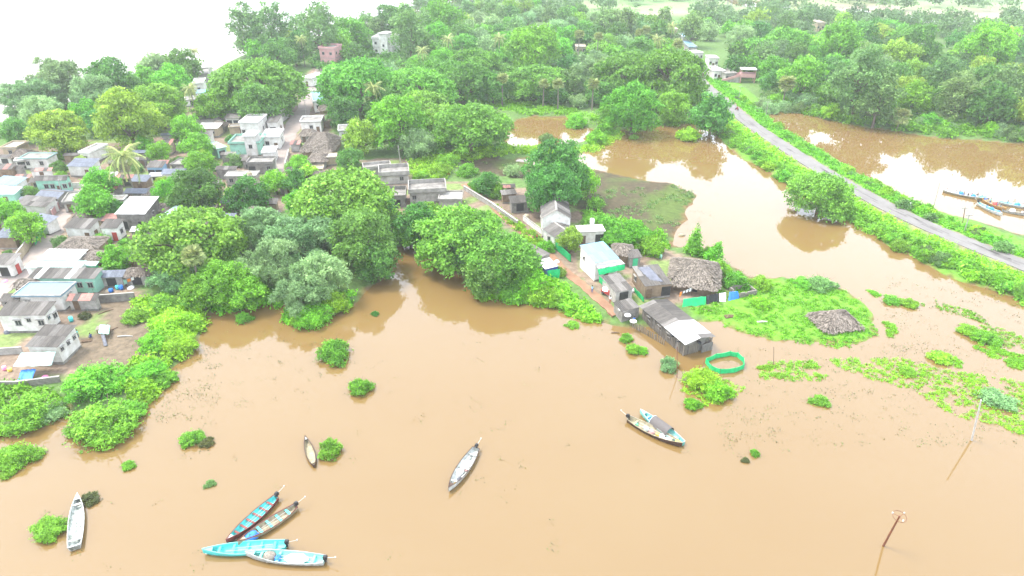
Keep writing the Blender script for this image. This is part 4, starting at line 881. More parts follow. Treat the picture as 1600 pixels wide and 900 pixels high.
house('low pale house with pinkish sheet roof beside bright trees', (306,201),(340,201),(338,192), 2.8, 'shed', 'tin', 'cream', .1, f='.w')
house('long grey-walled house below the two bright trees', (292,188),(345,186),(344,179), 2.6, 'shed', 'asb', 'concl', .15)
house('small house with reddish striped sheet roof among bright trees', (243,228),(265,228),(270,212), 2.9, 'shed', 'rust', 'cream', .25, f='w')
house('house with blue veranda and grey roof near the coconut palm', (227,262),(253,262),(256,251), 3.0, 'shed', 'asb', 'blue_w', .2, f='oo', dm='bluet')
house('small hut with blue-grey roof below the coconut palm', (202,284),(229,284),(231,273), 2.8, 'shed', 'slate', 'mud', .2, f='d')
house('low house with patched dark sheet roof beside round dark tree', (250,273),(287,272),(292,263), 2.8, 'shed', 'slate', 'white', .2)
house('small hut with pale hipped straw roof behind the open shed', (222,304),(246,304),(242,292), 2.4, 'thatch', 'asb', 'cream', .5)
house('grey flat-roofed house with water tank right of the bright shrub', (384,257),(426,256),(426,247), 3.0, 'flat', 'conc', 'conc', par=.5, f='o.w')
house('long low concrete house under the middle trees', (350,277),(400,276),(400,268), 2.6, 'flat', 'concl', 'concl', par=.2, f='w.d')
house('small turquoise sheet roof shed beside the great tree', (440,292),(460,294),(456,280), 2.6, 'shed', 'tinm', 'concl', .2, f='d')
house('white house with stained roof right of the village street', (468,192),(502,191),(500,183), 3.6, 'flat', 'conc', 'white', par=.5, f='.wd', l='w')
house('white and pale blue house up the village street', (489,160),(515,158),(508,143), 4.0, 'flat', 'tinb', 'white', par=.5, f='ww', l='w')
house('brown thatched gable house right of the village street', (469,236),(518,236),(508,214), 2.4, 'thatch', 'asb', 'mud', .8, f='o')
house('small reddish-roofed stall by the street', (452,226),(468,226),(468,219), 2.4, 'shed', 'rust', 'concl', .2)
house('low whitewashed outhouse with grey straw roof below the gable house', (480,252),(508,252),(504,240), 2.2, 'thatch', 'asb', 'concl', .5)
house('cream hut with pale flat roof beside the grey straw roof', (505,247),(526,246),(524,240), 2.4, 'flat', 'concl', 'cream', par=.15)
house('white house hidden by the yellow-green tree', (528,206),(545,205),(548,196), 3.2, 'flat', 'conc', 'white', par=.4, f='w')
house('small white house at the upper end of the street', (470,122),(486,124),(488,114), 3.2, 'flat', 'concl', 'white', par=.4, f='d')
house('tall pink house closing the upper end of the street', (497,76),(522,77),(520,71), 8.0, 'flat', 'concl', 'pinkw', par=.8, f='wdw', storey=True)
house('white storeyed building with roof room rising from the wood', (580,61),(612,62),(622,55), 7.5, 'flat', 'concl', 'white', par=.9, f='w.w', storey=True)
house('white roof room on top of the storeyed building', (590,53),(604,54),(608,50), 10.0, 'flat', 'concl', 'white', par=.3, f='w')
house('white terraced house on the river side of the broad tree', (300,132),(318,131),(320,124), 4.2, 'flat', 'concl', 'white', par=.6, f='w')
house('grey house above the white terraced house', (296,118),(326,116),(326,108), 3.6, 'flat', 'conc', 'concl', par=.5, f='ww')
house('pale house at the river end above the grey house', (304,108),(332,106),(332,101), 3.4, 'flat', 'concl', 'white', par=.4, f='w')
house('pale turquoise roofed house below the white terraced house', (306,146),(330,145),(330,139), 3.2, 'shed', 'tinb', 'white', .15, f='d')
house('pale house behind the round trees of the river bank', (168,162),(190,161),(192,155), 3.2, 'shed', 'asbl', 'cream', .2)
house('white flat-roofed house with pale roof between tall house and street', (408,216),(437,215),(438,203), 3.8, 'flat', 'tin', 'white', par=.4, f='wd', r='w')
house('low white block below the street bend', (408,240),(430,239),(431,230), 3.0, 'flat', 'tin', 'white', par=.3, f='d')
house('white upper room on the mint green house', (378,214),(398,214),(399,206), 6.0, 'flat', 'tin', 'white', par=.25, f='w')
house('pale house with grey sheet roof left of the mint porch', (300,214),(330,213),(332,203), 3.0, 'shed', 'asbl', 'white', .2, f='d')
# ---- roofless concrete houses
house('low roofless concrete house nearest the grassy strip', (568,266),(612,262),(606,255), 2.2, 'flat', 'conc', 'concl', par=.7)
house('roofless concrete house with dark inner floor', (592,276),(640,273),(632,261), 2.6, 'flat', 'conc', 'concl', par=1.0, f='.w')
house('roofless concrete house with mossy floor above the inlet', (638,303),(698,300),(690,285), 2.8, 'flat', 'conc', 'concl', par=1.0, f='w..d')
house('ruined concrete room left of the mossy-floored house', (605,312),(634,311),(630,296), 2.2, 'flat', 'conc', 'conc', par=.9, f='o')
house('low concrete veranda in front of the mossy-floored house', (684,313),(722,313),(716,300), 2.0, 'flat', 'concl', 'concl', par=.3)
# ---- hamlet on the spit
house('white gabled house with grey roof in the hamlet', (846,342),(893,342),(868,316), 4.6, 'gabley', 'asbl', 'white', .62, f='.v.w', l='w', ov=.25)
house('lower white house with grey gable roof before the gabled house', (866,371),(903,362),(886,349), 3.0, 'gabley', 'asbl', 'white', .35, f='.ww', l='w', ov=.2)
house('flat-roofed white porch with dark doorway right of the gabled house', (904,364),(946,362),(940,352), 3.0, 'flat', 'concl', 'white', par=.12, f='d.o')
house('white shed with pale blue sheet roof and green trim', (930,411),(968,404),(938,378), 4.2, 'shed', 'tinb', 'white', .10, f='d', l='.v', ov=.15)
house('small hut with pale straw roof behind the blue-roofed shed', (958,397),(986,399),(976,382), 2.4, 'thatch', 'asb', 'mud', .7)
house('grey hut with turquoise door behind the blue-roofed shed', (984,404),(1004,402),(990,390), 2.4, 'shed', 'asb', 'concl', .2, f='d', dm='gpaint')
house('concrete hut with stained grey roof beside green netting', (962,457),(990,452),(968,427), 2.6, 'shed', 'asb', 'concl', .06, f='o', ov=.15)
house('brown walled hut with dark tarpaulin on grey roof', (1008,448),(1050,444),(1018,414), 2.8, 'shed', 'asb', 'mud', .06, f='d.o', l='.w', ov=.15)
house('large house with broad thatched roof in the hamlet', (1045,442),(1122,452),(1098,408), 1.9, 'thatch', 'asb', 'mud', .62, f='.o.', ov=1.1)
house('low grey lean-to with patched roof left of the slatted hut', (972,487),(1000,480),(986,466), 2.0, 'shed', 'asb', 'conc', .1, ov=.1)
house('small store with pale sheet roof, navy and green cloth walls', (852,421),(873,416),(858,403), 2.4, 'shed', 'tin', 'navy', .06, ov=.1)
house('low grey-roofed hut left of the dirt path', (836,407),(860,396),(836,376), 2.4, 'shed', 'asbl', 'concl', .06, l='w', ov=.1)
house('small weathered shed with grey sheets behind the walled path', (784,305),(808,303),(800,296), 2.4, 'shed', 'asb', 'mud', .15)
house('grey-roofed shed left of the white gabled house', (798,318),(828,316),(820,305), 2.6, 'shed', 'asb', 'conc', .15, f='o')
house('shed with rusty red patched roof near the mud flat', (776,295),(806,293),(800,280), 2.4, 'gablex', 'rust', 'mud', .4)
# ---- far houses by the road head and in the woods
FARH = [('white house at the head of the road', (1116,112),(1134,111),(1134,103),3.6,'white','concl'),('grey house right of the white road-head house',(1134,116),(1152,115),(1150,107),3.2,'concl','conc'),('small white shop left of the road head',(1094,110),(1106,110),(1106,104),3.4,'white','tin'),
 ('pale house behind the road-head houses',(1108,92),(1124,92),(1122,87),4.0,'white','concl'),('white sheet-roofed house higher behind the road head',(1086,84),(1100,83),(1098,78),3.6,'white','tin'),('blue-grey roofed house along the upper road',(1076,74),(1090,74),(1090,64),3.2,'concl','tinb'),
 ('small house with pale roof farthest up the road',(1066,58),(1080,58),(1080,53),4.2,'white','tinb'),('pinkish flat house among trees left of the upper road',(1036,48),(1066,46),(1064,41),3.6,'cream','concl'),('white house in the central wood',(826,48),(842,48),(842,42),5.0,'white','concl'),
 ('pinkish house glimpsed in the central wood',(900,74),(916,74),(914,70),3.2,'cream','concl'),('small house under palms near the central wood',(1002,84),(1014,84),(1014,79),3.4,'white','concl'),('white wall in trees left of the road head',(1012,98),(1026,98),(1026,93),3.2,'white','concl'),
 ('pale house above the right-hand wood',(1278,36),(1290,36),(1290,31),5.0,'cream','concl'),('grey pavilion above the right-hand wood',(1442,74),(1466,74),(1464,68),4.4,'concl','conc'),('white house beyond the fields',(1340,20),(1362,20),(1362,16),4.0,'white','tin'),
 ('pinkish house row beyond the fields',(1402,30),(1444,30),(1444,25),3.4,'cream','tin'),('white house at the far field edge',(1452,36),(1474,36),(1474,31),3.4,'white','tin'),('pale house left of the far water',(1500,38),(1520,38),(1520,33),3.4,'white','concl'),('small white house at the top of the far fields',(1524,36),(1540,36),(1540,31),3.6,'white','tin'),
 ('white house at the far left of the fields',(1216,10),(1236,10),(1236,7),3.6,'white','tin'),('pale house row far right',(1560,34),(1604,36),(1604,31),3.4,'cream','concl'),('white house above the far shrubs',(950,34),(966,34),(966,30),4.0,'white','tin'),('small white house at the wood top',(752,32),(766,32),(766,28),4.0,'white','concl')]
for lab, A, B, C, h, wc, rc in FARH: house(lab, A, B, C, h, 'flat', rc, wc, par=.3, f='wdw')
# pink roadside shelter with stairs
p = G(1166, 128, 1.0); o = empty('pink_shelter', (p.x, p.y, gz(p.x, p.y)), R(-8), 'pink raised shelter with white roof and sloping stairs by the road', 'shelter')
mb = MB(); mb.box(-3, 3, -2, 2, 2.2, 3.6); mb.build('body', M['pinkw'], o)
mb = MB(); mb.box(-3.2, 3.2, -2.2, 2.2, 5.2, 5.5); mb.build('roof', M['tin'], o)
for sx in (-2.8, 2.8):
    for sy in (-1.8, 1.8): mb = MB(); mb.box(sx - .15, sx + .15, sy - .15, sy + .15, -.5, 5.2); mb.build('pillar', M['pinkw'], o)
mb = MB(); mb.prism([(-11, -.3), (-3.02, 2.5), (-3.02, 3.5), (-11, .7)], -1.8, -1.5); mb.prism([(-11, -.3), (-3.02, 2.5), (-3.02, 3.5), (-11, .7)], 1.5, 1.8); mb.build('railing', M['pinkw'], o)
mb = MB()
for k in range(12): mb.box(-11 + k * .66, -11 + k * .66 + .66, -1.49, 1.49, -.3, .0 + k * .23)
mb.build('stairs', M['concl'], o)
# awnings, tarps, nets of the houses
def cloth(label, pts, zs, m, name='tarpaulin', cat='tarpaulin', nseg=10, sag=.12, th=.03):
    """a sheet between four corners (pixel + height above ground)"""
    C4 = [];
    for (u, v), z in zip(pts, zs):
        p = G(u, v, z + .8); g = max(gz(p.x, p.y), 0); C4.append(G(u, v, g + z))
    a, b_, c, d = C4; o_ = a.copy(); mb = MB(); n = nseg
    for s in (0, 1):
        for j in range(n + 1):
            for i in range(n + 1):
                t = i / n; q = j / n; P_ = (a * (1 - t) + b_ * t) * (1 - q) + (d * (1 - t) + c * t) * q
                P_ = P_ - o_ + Vector((0, 0, -sag * math.sin(t * math.pi) * math.sin(q * math.pi) + .05 * math.sin(i * 2.1 + j) - s * th)) + Vector((.06 * math.sin(i * 1.3), .06 * math.cos(i * 1.7), 0)) * (1 if sag else .3)
                mb.v.append(tuple(P_))
    N1 = (n + 1) ** 2
    for j in range(n):
        for i in range(n):
            k = j * (n + 1) + i; q = (k, k + 1, k + n + 2, k + n + 1); mb.f.append(q); mb.f.append(tuple(N1 + w for w in reversed(q))); mb.m += [0, 0]
    ring = list(range(n + 1)) + [j * (n + 1) + n for j in range(1, n + 1)] + [n * (n + 1) + i for i in range(n - 1, -1, -1)] + [j * (n + 1) for j in range(n - 1, 0, -1)]
    for s, e in zip(ring, ring[1:] + ring[:1]): mb.f.append((e, s, N1 + s, N1 + e)); mb.m.append(0)
    return tag(mb.build(name, M[m], loc=o_, smooth=True), label, cat)
cloth('pale mint awning on the front of the lowest left house', [(20,573),(80,571),(87,549),(33,551)], [2.3, 2.3, 3.0, 3.0], 'tinm', 'awning', 'awning', sag=.05)
cloth('bright blue sheet sloping below the mint awning', [(25,600),(48,598),(56,576),(33,578)], [.5, .5, 1.6, 1.6], 'bluet')
cloth('bright green cloth hung above the left lane', [(70,336),(84,331),(80,315),(65,323)], [.4, .4, 2.4, 2.4], 'gnet', sag=.02)
cloth('green net curtain under the left edge tree', [(54,384),(68,366),(69,352),(56,366)], [.1, .1, 2.0, 2.0], 'gnet', 'net_fence', 'net', sag=.02)
cloth('pale mint net screen at the edge of the left yard', [(136,486),(146,472),(145,451),(133,462)], [.1, .1, 2.6, 2.6], 'mint', 'net_screen', 'net', sag=.02)
cloth('white awning on the front of the blue-roofed shed', [(934,420),(977,412),(966,403),(928,409)], [3.2, 3.2, 4.0, 4.0], 'tin', 'awning', 'awning', sag=.04)
cloth('green netting hanging under the white shed awning', [(936,430),(976,421),(976,413),(934,421)], [2.0, 2.0, 3.1, 3.1], 'gnet', 'net_screen', 'net', sag=.02)
cloth('green netting along the hut left of the brown walled hut', [(936,441),(961,466),(961,456),(936,431)], [.9, .4, 2.3, 2.4], 'gnet', 'net_screen', 'net', sag=.02)
cloth('green netting strip beside the brown walled hut', [(992,458),(1006,472),(1006,464),(990,448)], [.4, .2, 1.4, 1.8], 'gnet', 'net_screen', 'net', sag=.02)
cloth('green net fence right of the dirt path', [(866,388),(892,410),(892,398),(866,376)], [0, 0, 1.9, 1.9], 'gnet', 'net_fence', 'net', sag=.02)
cloth('green cloth wall on the front of the small store', [(854,436),(875,434),(875,420),(854,423)], [0, 0, 2.0, 2.0], 'gnet', 'cloth_wall', 'cloth', sag=.02)
cloth('dark tarpaulin laid over the brown walled hut', [(1016,438),(1036,440),(1014,416),(996,418)], [2.95, 2.95, 3.35, 3.35], 'tarp', sag=-.05)
cloth('bulging green net fence before the large thatched house', [(1066,481),(1103,476),(1103,463),(1068,467)], [0, 0, 1.5, 1.5], 'gnet', 'net_fence', 'net', sag=.1)
cloth('black cloth fence beside the bulging green net', [(1104,476),(1123,472),(1122,458),(1104,462)], [0, 0, 1.6, 1.6], 'black', 'cloth_fence', 'cloth', sag=.02)
cloth('blue cloth fence at the right end of the hamlet', [(1138,470),(1155,466),(1153,455),(1140,456)], [0, 0, 1.4, 1.4], 'bluet', 'cloth_fence', 'cloth', sag=.02)
cloth('white and green striped cloth between black and blue fences', [(1124,472),(1134,471),(1134,457),(1124,458)], [0, 0, 1.4, 1.4], 'cloth', 'cloth_fence', 'cloth', sag=.02)
wall_run('white compound wall before the steep tiled house', [(42,295),(128,295)], 1.5, 'white')
wall_run('pink compound wall beside the green cloth', [(84,340),(100,318)], 1.8, 'pinkw')
wall_run('cream compound wall along the left lane', [(30,410),(52,380)], 1.9, 'cream')
wall_run('grey stone wall below the lowest left house', [(-20,606),(30,606),(95,598)], 1.1, 'stone')
wall_run('low grey wall left of the nearest vented house', [(-10,556),(36,553)], 1.2, 'concl')
wall_run('grey retaining wall at the back of the left yard', [(146,475),(212,470)], 1.6, 'conc')
wall_run('cracked low concrete wall along the upper dirt path', [(726,298),(770,325),(808,352)], 1.1, 'concl', .35)
wall_run('low white wall left of the white gabled house', [(818,345),(846,366)], 1.2, 'white')
wall_run('low wall right of the village street bend', [(452,240),(446,262)], 1.2, 'concl')
# brick enclosure at the right end: laid bricks as parts
p = G(1160, 456, .5); o = empty('brick_enclosure', (p.x, p.y, gz(p.x, p.y)), R(18), 'low grey brick enclosure at the right end of the hamlet', 'wall')
mb = MB(); mb.box(-.24, .24, -.11, .11, 0, .2); bme = mb.mesh('brick', M['stone'])
for (x0, y0, dx, dy, L) in ((-2, -1.4, 1, 0, 4), (-2, 1.4, 1, 0, 4), (-2, -1.4, 0, 1, 2.8), (2, -1.4, 0, 1, 2.8)):
    for c in range(5):
        k = int(L / .5)
        for i in range(k):
            if c == 4 and rnd.random() < .35: continue
            s = (i + .5 + (.5 if c % 2 else 0)) * .5
            if s > L: continue
            inst('brick', bme, o, (x0 + dx * s, y0 + dy * s, c * .21 - .05), (0, 0, (R(90) if dy else 0) + rnd.uniform(-.05, .05)))
# low thatched hut on the spit
house('isolated low thatched hut on the grassy spit', (1292,518),(1350,512),(1340,482), .7, 'thatch', 'asb', 'mud', .66, ov=1.3, name='hut', cat='hut')
# ---- the long slatted hut standing in the water
A, B, C, h = (1070,536), (1113,524), (1040,469), 2.7
a = G(*A, h); b_ = G(*B, h); c = G(*C, h); ex = (b_ - a).normalized(); ey = Vector((-ex.y, ex.x, 0)); Wd = (b_ - a).length; Dd = (c - b_).dot(ey); rz = math.atan2(ex.y, ex.x)
o = empty('slatted_hut', (a.x, a.y, 0), rz, 'long hut with slatted walls and patched roof standing in water', 'hut')
mb = MB(); mb.box(.25, Wd - .25, .25, Dd - .25, -.8, h - .05); mb.build('inner_wall', M['conc'], o)
mb = MB(); mb.box(-.085, .085, -.03, .03, -.8, 2.3); sl_ = mb.mesh('slat', M['slat'])
for i in range(int(Dd / .42)):
    for xx in (.12, Wd - .12):
        if rnd.random() < .06: continue
        s = inst('slat', sl_, o, (xx + rnd.uniform(-.05, .05), i * .42 + .2, rnd.uniform(-.25, .1)), (rnd.uniform(-.03, .03), rnd.uniform(-.03, .03), R(90)))
for i in range(int(Wd / .36)):
    if 3.0 < i * .36 < 4.2: continue
    inst('slat', sl_, o, (i * .36 + .2, .1, rnd.uniform(-.5, .0)), (rnd.uniform(-.04, .04), rnd.uniform(-.03, .03), 0))
rise = .55
def hut_roof(y0, y1, rcs, seed):
    k = max(1, round((y1 - y0) / 1.1)); sw = (y1 - y0) / k
    L = math.hypot(Wd / 2 + .3, rise); ang = math.atan2(rise, Wd / 2)
    mb = MB()
    for q in range(4): aa = -sw / 2 - .03 + (sw + .06) * q / 4; bb = aa + (sw + .06) / 4; mb.prism([(aa, 0), (bb, 0), ((aa + bb) / 2, .05)], 0, L)
    me = mb.mesh('roof_sheet', M[rcs[0]])
    for side in (0, 1):
        for i in range(k):
            yy = y0 + sw * (i + .5)
            s = inst('roof_sheet', me, o, (-.3 if side == 0 else Wd + .3, yy, h - .05 + rnd.uniform(0, .05)), (ang, 0, R(-90) if side == 0 else R(90)))
            mm = M[rnd.choice(rcs)]; s.material_slots[0].link = 'OBJECT'; s.material_slots[0].material = mm
hut_roof(-.5, Dd * .42, ['tin', 'tin', 'asbl', 'tin'], 1); hut_roof(Dd * .42, Dd + .3, ['asb', 'asb', 'asbl'], 2)
for t_, sx in ((.8, .18), (.55, .18), (.35, .18)):
    w = inst('window', WINM, o, (.2, Dd * t_, 1.2), (0, 0, R(-90)), (.8, 1, .7)); inst('pane', PANEM, w)
for k in range(5):
    mb = MB(); mb.lathe([(.35, 0), (.42, .08), (.35, .2), (.2, .2)], 12); mb.build('tyre', M['black'], o, True, loc=((-.25, Wd * .5, Wd + .3, Wd + .2, -.2)[k], (1.2, -.2, 1.0, 2.6, 3.2)[k], (2.2, 2.1, 2.2, 2.2, 2.3)[k]), rot=(rnd.uniform(-.5, .5), .3, 0))
mb = MB(); mb.box(0, 2.2, -.06, .06, -.8, 1.6); s = mb.build('gate_panel', M['asbl'], o, loc=(Wd * .62, -.35, 0))
mb = MB(); mb.box(0, 1.4, -.06, .06, -.8, 1.5); mb.build('gate_panel', M['slat'], o, loc=(Wd + .1, .4, 0), rot=(0, 0, R(35)))
ORD = ['first', 'second', 'third', 'fourth', 'fifth', 'sixth', 'seventh', 'eighth', 'ninth', 'tenth', 'eleventh', 'twelfth', 'thirteenth', 'fourteenth', 'fifteenth', 'sixteenth', 'seventeenth', 'eighteenth', 'nineteenth', 'twentieth']
def ordinal(i): return ORD[i] if i < 20 else '%dth' % (i + 1)
# ------------------------------------------------------------ people
def skin_mesh(verts, edges, rad, name, cls, mats):
    me = bpy.data.meshes.new(name); me.from_pydata(verts, edges, []); ob = bpy.data.objects.new(name, me); COL.objects.link(ob)
    md = ob.modifiers.new('s', 'SKIN'); sv = me.skin_vertices[0].data
    for i, r in enumerate(rad): sv[i].radius = (r, r) if not isinstance(r, tuple) else r; sv[i].use_root = (i == 0)
    ob.modifiers.new('d', 'SUBSURF').levels = 1
    dg = bpy.context.evaluated_depsgraph_get(); out = bpy.data.meshes.new_from_object(ob.evaluated_get(dg)); bpy.data.objects.remove(ob)
    out.name = name; out.materials.clear()
    for m in mats: out.materials.append(m)
    for p in out.polygons: p.material_index = cls(p.center); p.use_smooth = True
    return out
def figure(pose):
    V = []; E = []; Rr = []
    def add(p, r, par=None):
        V.append(p); Rr.append(r); i = len(V) - 1
        if par is not None: E.append((par, i))
        return i
    seat = pose != 'stand'; hz = .90 if not seat else .18
    pel = add((0, 0, hz), (.15, .11)); ab = add((0, .01, hz + .18), (.13, .10), pel); ch = add((0, .01 + (.06 if seat else 0), hz + .38), (.155, .105), ab)
    nk = add((0, .02 + (.08 if seat else 0), hz + .55), .055, ch); h1 = add((0, .04 + (.09 if seat else 0), hz + .66), .085, nk); h2 = add((0, .03 + (.09 if seat else 0), hz + .76), .075, h1); add((0, .13 + (.09 if seat else 0), hz + .67), .018, h1)
    for s in (-1, 1):
        add((s * .09, .03 + (.09 if seat else 0), hz + .67), .014, h1)
        sh = add((s * .19, .01 + (.06 if seat else 0), hz + .46), .058, ch)
        if pose == 'stand': el = add((s * .25, -.02, hz + .20), .045, sh); wr = add((s * .26, .06, hz - .04), .033, el); hd = (s * .265, .08, hz - .11)
        else: el = add((s * .27, .16, hz + .26), .045, sh); wr = add((s * .22, .36, hz + .22), .033, el); hd = (s * .21, .43, hz + .21)
        pm = add(hd, .030, wr)
        d = Vector(hd) - Vector(V[wr]); d.normalize()
        for k in range(4):
            q = Vector(hd) + d * .06 + Vector((0, (k - 1.5) * .018, 0) if pose == 'stand' else ((k - 1.5) * .018, 0, 0)); f1 = add(tuple(q), .009, pm); add(tuple(q + d * (.03 - .004 * abs(k - 1)) + Vector((-s * .01, 0, -.01))), .008, f1)
        add(tuple(Vector(hd) + Vector((-s * .03, .03, 0))), .010, pm)
        if pose == 'stand':
            hp = add((s * .09, 0, hz - .08), .085, pel); kn = add((s * .10, .03, .48), .058, hp); an = add((s * .11, -.01, .09), .04, kn); add((s * .12, .13, .04), .035, an)
        else:
            hp = add((s * .10, .05, hz - .01), .085, pel); kn = add((s * .15, .45, hz + .06), .060, hp); an = add((s * .14, .48, hz - .36), .042, kn); add((s * .15, .60, hz - .40), .036, an)
    def cls(c):
        if c.z > hz + .54 or abs(c.x) > .235 or (seat and c.z < hz - .25) or (not seat and c.z < .2): return 0
        return 1 if c.z > hz + .06 and (not seat or c.y < .3) else 2
    body = skin_mesh(V, E, Rr, 'person', cls, [M['skin'], M['cloth'], M['navy']])
    mb = MB(); mb.lathe([(.098, hz + .66), (.102, hz + .72), (.09, hz + .80), (.05, hz + .845), (.01, hz + .855)], 10); mb.v = [(x, y * 1.1 + .015 + (.09 if seat else 0), z) for x, y, z in mb.v]
    return body, mb.mesh('hair', M['hair'])
POSE = {k: figure(k) for k in ('stand', 'sit')}
def person(u, v, pose, rz, shirt, trouser, label, z=None, loc=None):
    p = loc or G(u, v, .6); zz = z if z is not None else max(gz(p.x, p.y), 0) + .07
    if loc is None: p = G(u, v, zz)
    b, h = POSE[pose]; o = inst('person', b, None, (p.x, p.y, zz), (0, 0, rz), mats=[M['skin'], M[shirt], M[trouser]]); inst('hair', h, o); return tag(o, label, 'person')
person(925, 458, 'stand', R(150), 'blue_w', 'navy', 'person in pale blue shirt walking on the dirt path')
person(953, 474, 'stand', R(160), 'cloth', 'red', 'person in white shirt beside the red cart')
person(957, 376, 'stand', R(180), 'turq', 'cloth', 'person in turquoise by the porch of the white house')
person(990, 507, 'stand', R(200), 'bluet', 'navy', 'person in blue under a white umbrella at the water edge')
person(124, 528, 'stand', R(120), 'turq', 'navy', 'person in turquoise and navy in the left yard')
person(143, 528, 'sit', R(60), 'navy', 'navy', 'person in dark blue crouching in the left yard')
person(839, 376, 'stand', R(120), 'red', 'navy', 'person in red by the white gabled house')
def umbrella(u, v, hgt, label):
    p = G(u, v, hgt + .5); g = max(gz(p.x, p.y), 0); o = empty('umbrella', (p.x, p.y, g), 0, label, 'umbrella')
    mb = MB(); mb.lathe([(.60, hgt - .05), (.62, hgt), (.45, hgt + .13), (.22, hgt + .22), (.03, hgt + .25)], 12); mb.build('canopy', M['cloth'], o, True)
    mb = MB(); mb.tube([(0, 0, .0), (0, 0, hgt + .32)], .02, 6); mb.build('pole', M['metal'], o)
umbrella(971, 483, 1.9, 'white umbrella nearest the grey lean-to'); umbrella(981, 490, 1.9, 'middle white umbrella of the three by the path'); umbrella(990, 498, 1.95, 'white umbrella nearest the water, over the person in blue')
# ------------------------------------------------------------ boats
def boat(label, stern, bow, beam, hm, im, gm_, thw=5, tm='turql', motor=True, transom=.55, zoff=0.0, sheer=.45, deckb=.12, deckm=None, name='boat', group=None, dep=.55):
    s = G(*stern, .35); b_ = G(*bow, .5); s.z = 0; b_.z = 0; L = (b_ - s).length; rz = math.atan2((b_ - s).y, (b_ - s).x)
    o = empty(name, (s.x, s.y, zoff), rz, label, 'boat', group)
    n = 18; out = []; inn = []; gun = []
    for i in range(n + 1):
        t = i / n; q = abs(t - .42) / (.42 if t < .42 else .58); w = beam / 2 * ((1 - (1 - transom) * q ** 2) if t < .42 else max(.02, (1 - q ** 2.3)))
        zs = dep + sheer * max(0, (t - .35) / .65) ** 2 + .12 * max(0, (.25 - t) / .25) ** 2; zk = -.22 + .45 * max(0, (t - .7) / .3) ** 2; zf = max(zk + .14, .05); xx = t * L
        out.append([(xx, -w, zs), (xx, -w * .92, zs * .45), (xx, -w * .6, zk + .04), (xx, 0, zk), (xx, w * .6, zk + .04), (xx, w * .92, zs * .45), (xx, w, zs)])
        wi = max(w - .07, .01); inn.append([(xx, -wi, zs), (xx, -wi * .88, zs * .5), (xx, -wi * .58, zf), (xx, wi * .58, zf), (xx, wi * .88, zs * .5), (xx, wi, zs)])
        gun.append((xx, w, zs))
    mb = MB()
    for st in out: mb.v += st
    k = 7
    for i in range(n):
        for j in range(k - 1): mb.f.append((i * k + j, i * k + j + 1, (i + 1) * k + j + 1, (i + 1) * k + j)); mb.m.append(0)
    mb.f.append(tuple(range(k - 1, -1, -1))); mb.m.append(0); mb.build('hull', M[hm], o, True)
    mb = MB()
    for st in inn: mb.v += st
    k = 6
    for i in range(n):
        for j in range(k - 1): mb.f.append((i * k + j, (i + 1) * k + j, (i + 1) * k + j + 1, i * k + j + 1)); mb.m.append(0)
    mb.f.append(tuple(range(k))); mb.m.append(0); mb.build('inside', M[im], o, True)
    mb = MB(); 
    for s_ in (-1, 1): mb.tube([(p[0], s_ * (p[1] - .03), p[2] + .01) for p in gun], .055, 6)
    mb.tube([(0, -gun[0][1], gun[0][2]), (0, gun[0][1], gun[0][2])], .055, 6); mb.build('gunwale', M[gm_], o, True)
    def at(t):
        i = min(n - 1, int(t * n)); f = t * n - i; return tuple(gun[i][q] * (1 - f) + gun[i + 1][q] * f for q in range(3))
    for i in range(thw):
        t = .14 + (.80 - .14) * (i / max(1, thw - 1)); p = at(t); mb = MB(); mb.box(p[0] - .14, p[0] + .14, -p[1] + .05, p[1] - .05, p[2] - .17, p[2] - .12); mb.build('thwart', M[tm], o)
    if deckb:
        mb = MB(); pts = [at(1 - deckb + deckb * q / 5) for q in range(6)]
        for a, c in zip(pts, pts[1:]):
            mb.quad((a[0], -a[1] + .04, a[2] - .02), (c[0], -c[1] + .0, c[2] - .02), (c[0], c[1], c[2] - .02), (a[0], a[1] - .04, a[2] - .02))
        mb.build('bow_deck', M[deckm or gm_], o)
    if L > 6.5:
        for k in range(2):
            y_ = (-.22, .3)[k] * beam / 2 * 1.2; mb = MB(); mb.tube([(L * .16, y_, dep * .8), (L * (.62 + .1 * k), y_ * .6, dep * .85 + .06 * k)], [.03, .022], 5); mb.build('bamboo_pole', M['polew'], o)
        mb = MB(); mb.lathe([(.30, .06), (.33, .12), (.22, .2), (.05, .22)], 10, cx=L * .86, cy=.05); mb.build('rope_coil', M['net'], o)
    if motor:
        m = empty('outboard_motor', (-.12, 0, gun[0][2])); m.parent = o
        mb = MB(); mb.box(-.26, .2, -.2, .2, .05, .42); mb.box(-.20, .14, -.15, .15, .42, .52); mb.box(-.1, .1, -.08, .08, -.5, .05); mb.build('engine_cover', M['black'], m)
        mb = MB(); mb.tube([(-.2, 0, .2), (-1.3, .1, .5)], [.035, .025], 6); mb.tube([(-1.24, .1, .42), (-1.3, .1, .6)], [.09, .09], 8); mb.build('shaft', M['polew'], m)
        mb = MB(); mb.tube([(.1, .05, .3), (.8, .1, .45)], .025, 6); mb.build('tiller', M['metal'], m)
    return o, L, at
def lump(parent, name, m, x, y, z, rx, ry, rz_, seed=0, n=10):
    rg = np.random.default_rng(seed + 5); mb = MB(); k = 12
    for j in range(7):
        ph = math.pi / 2 * j / 6
        for i in range(k):
            a = 2 * math.pi * i / k; w = 1 + .18 * (vnoise(np.array([i * 1.7 + seed * 9]), np.array([j * 1.3]), 1.0, seed)[0] - .5) * 2
            mb.v.append((x + rx * w * math.cos(a) * math.cos(ph), y + ry * w * math.sin(a) * math.cos(ph), z + rz_ * w * math.sin(ph)))
    for j in range(6):
        for i in range(k): mb.f.append((j * k + i, j * k + (i + 1) % k, (j + 1) * k + (i + 1) % k, (j + 1) * k + i)); mb.m.append(0)
    return mb.build(name, M[m], parent, True)
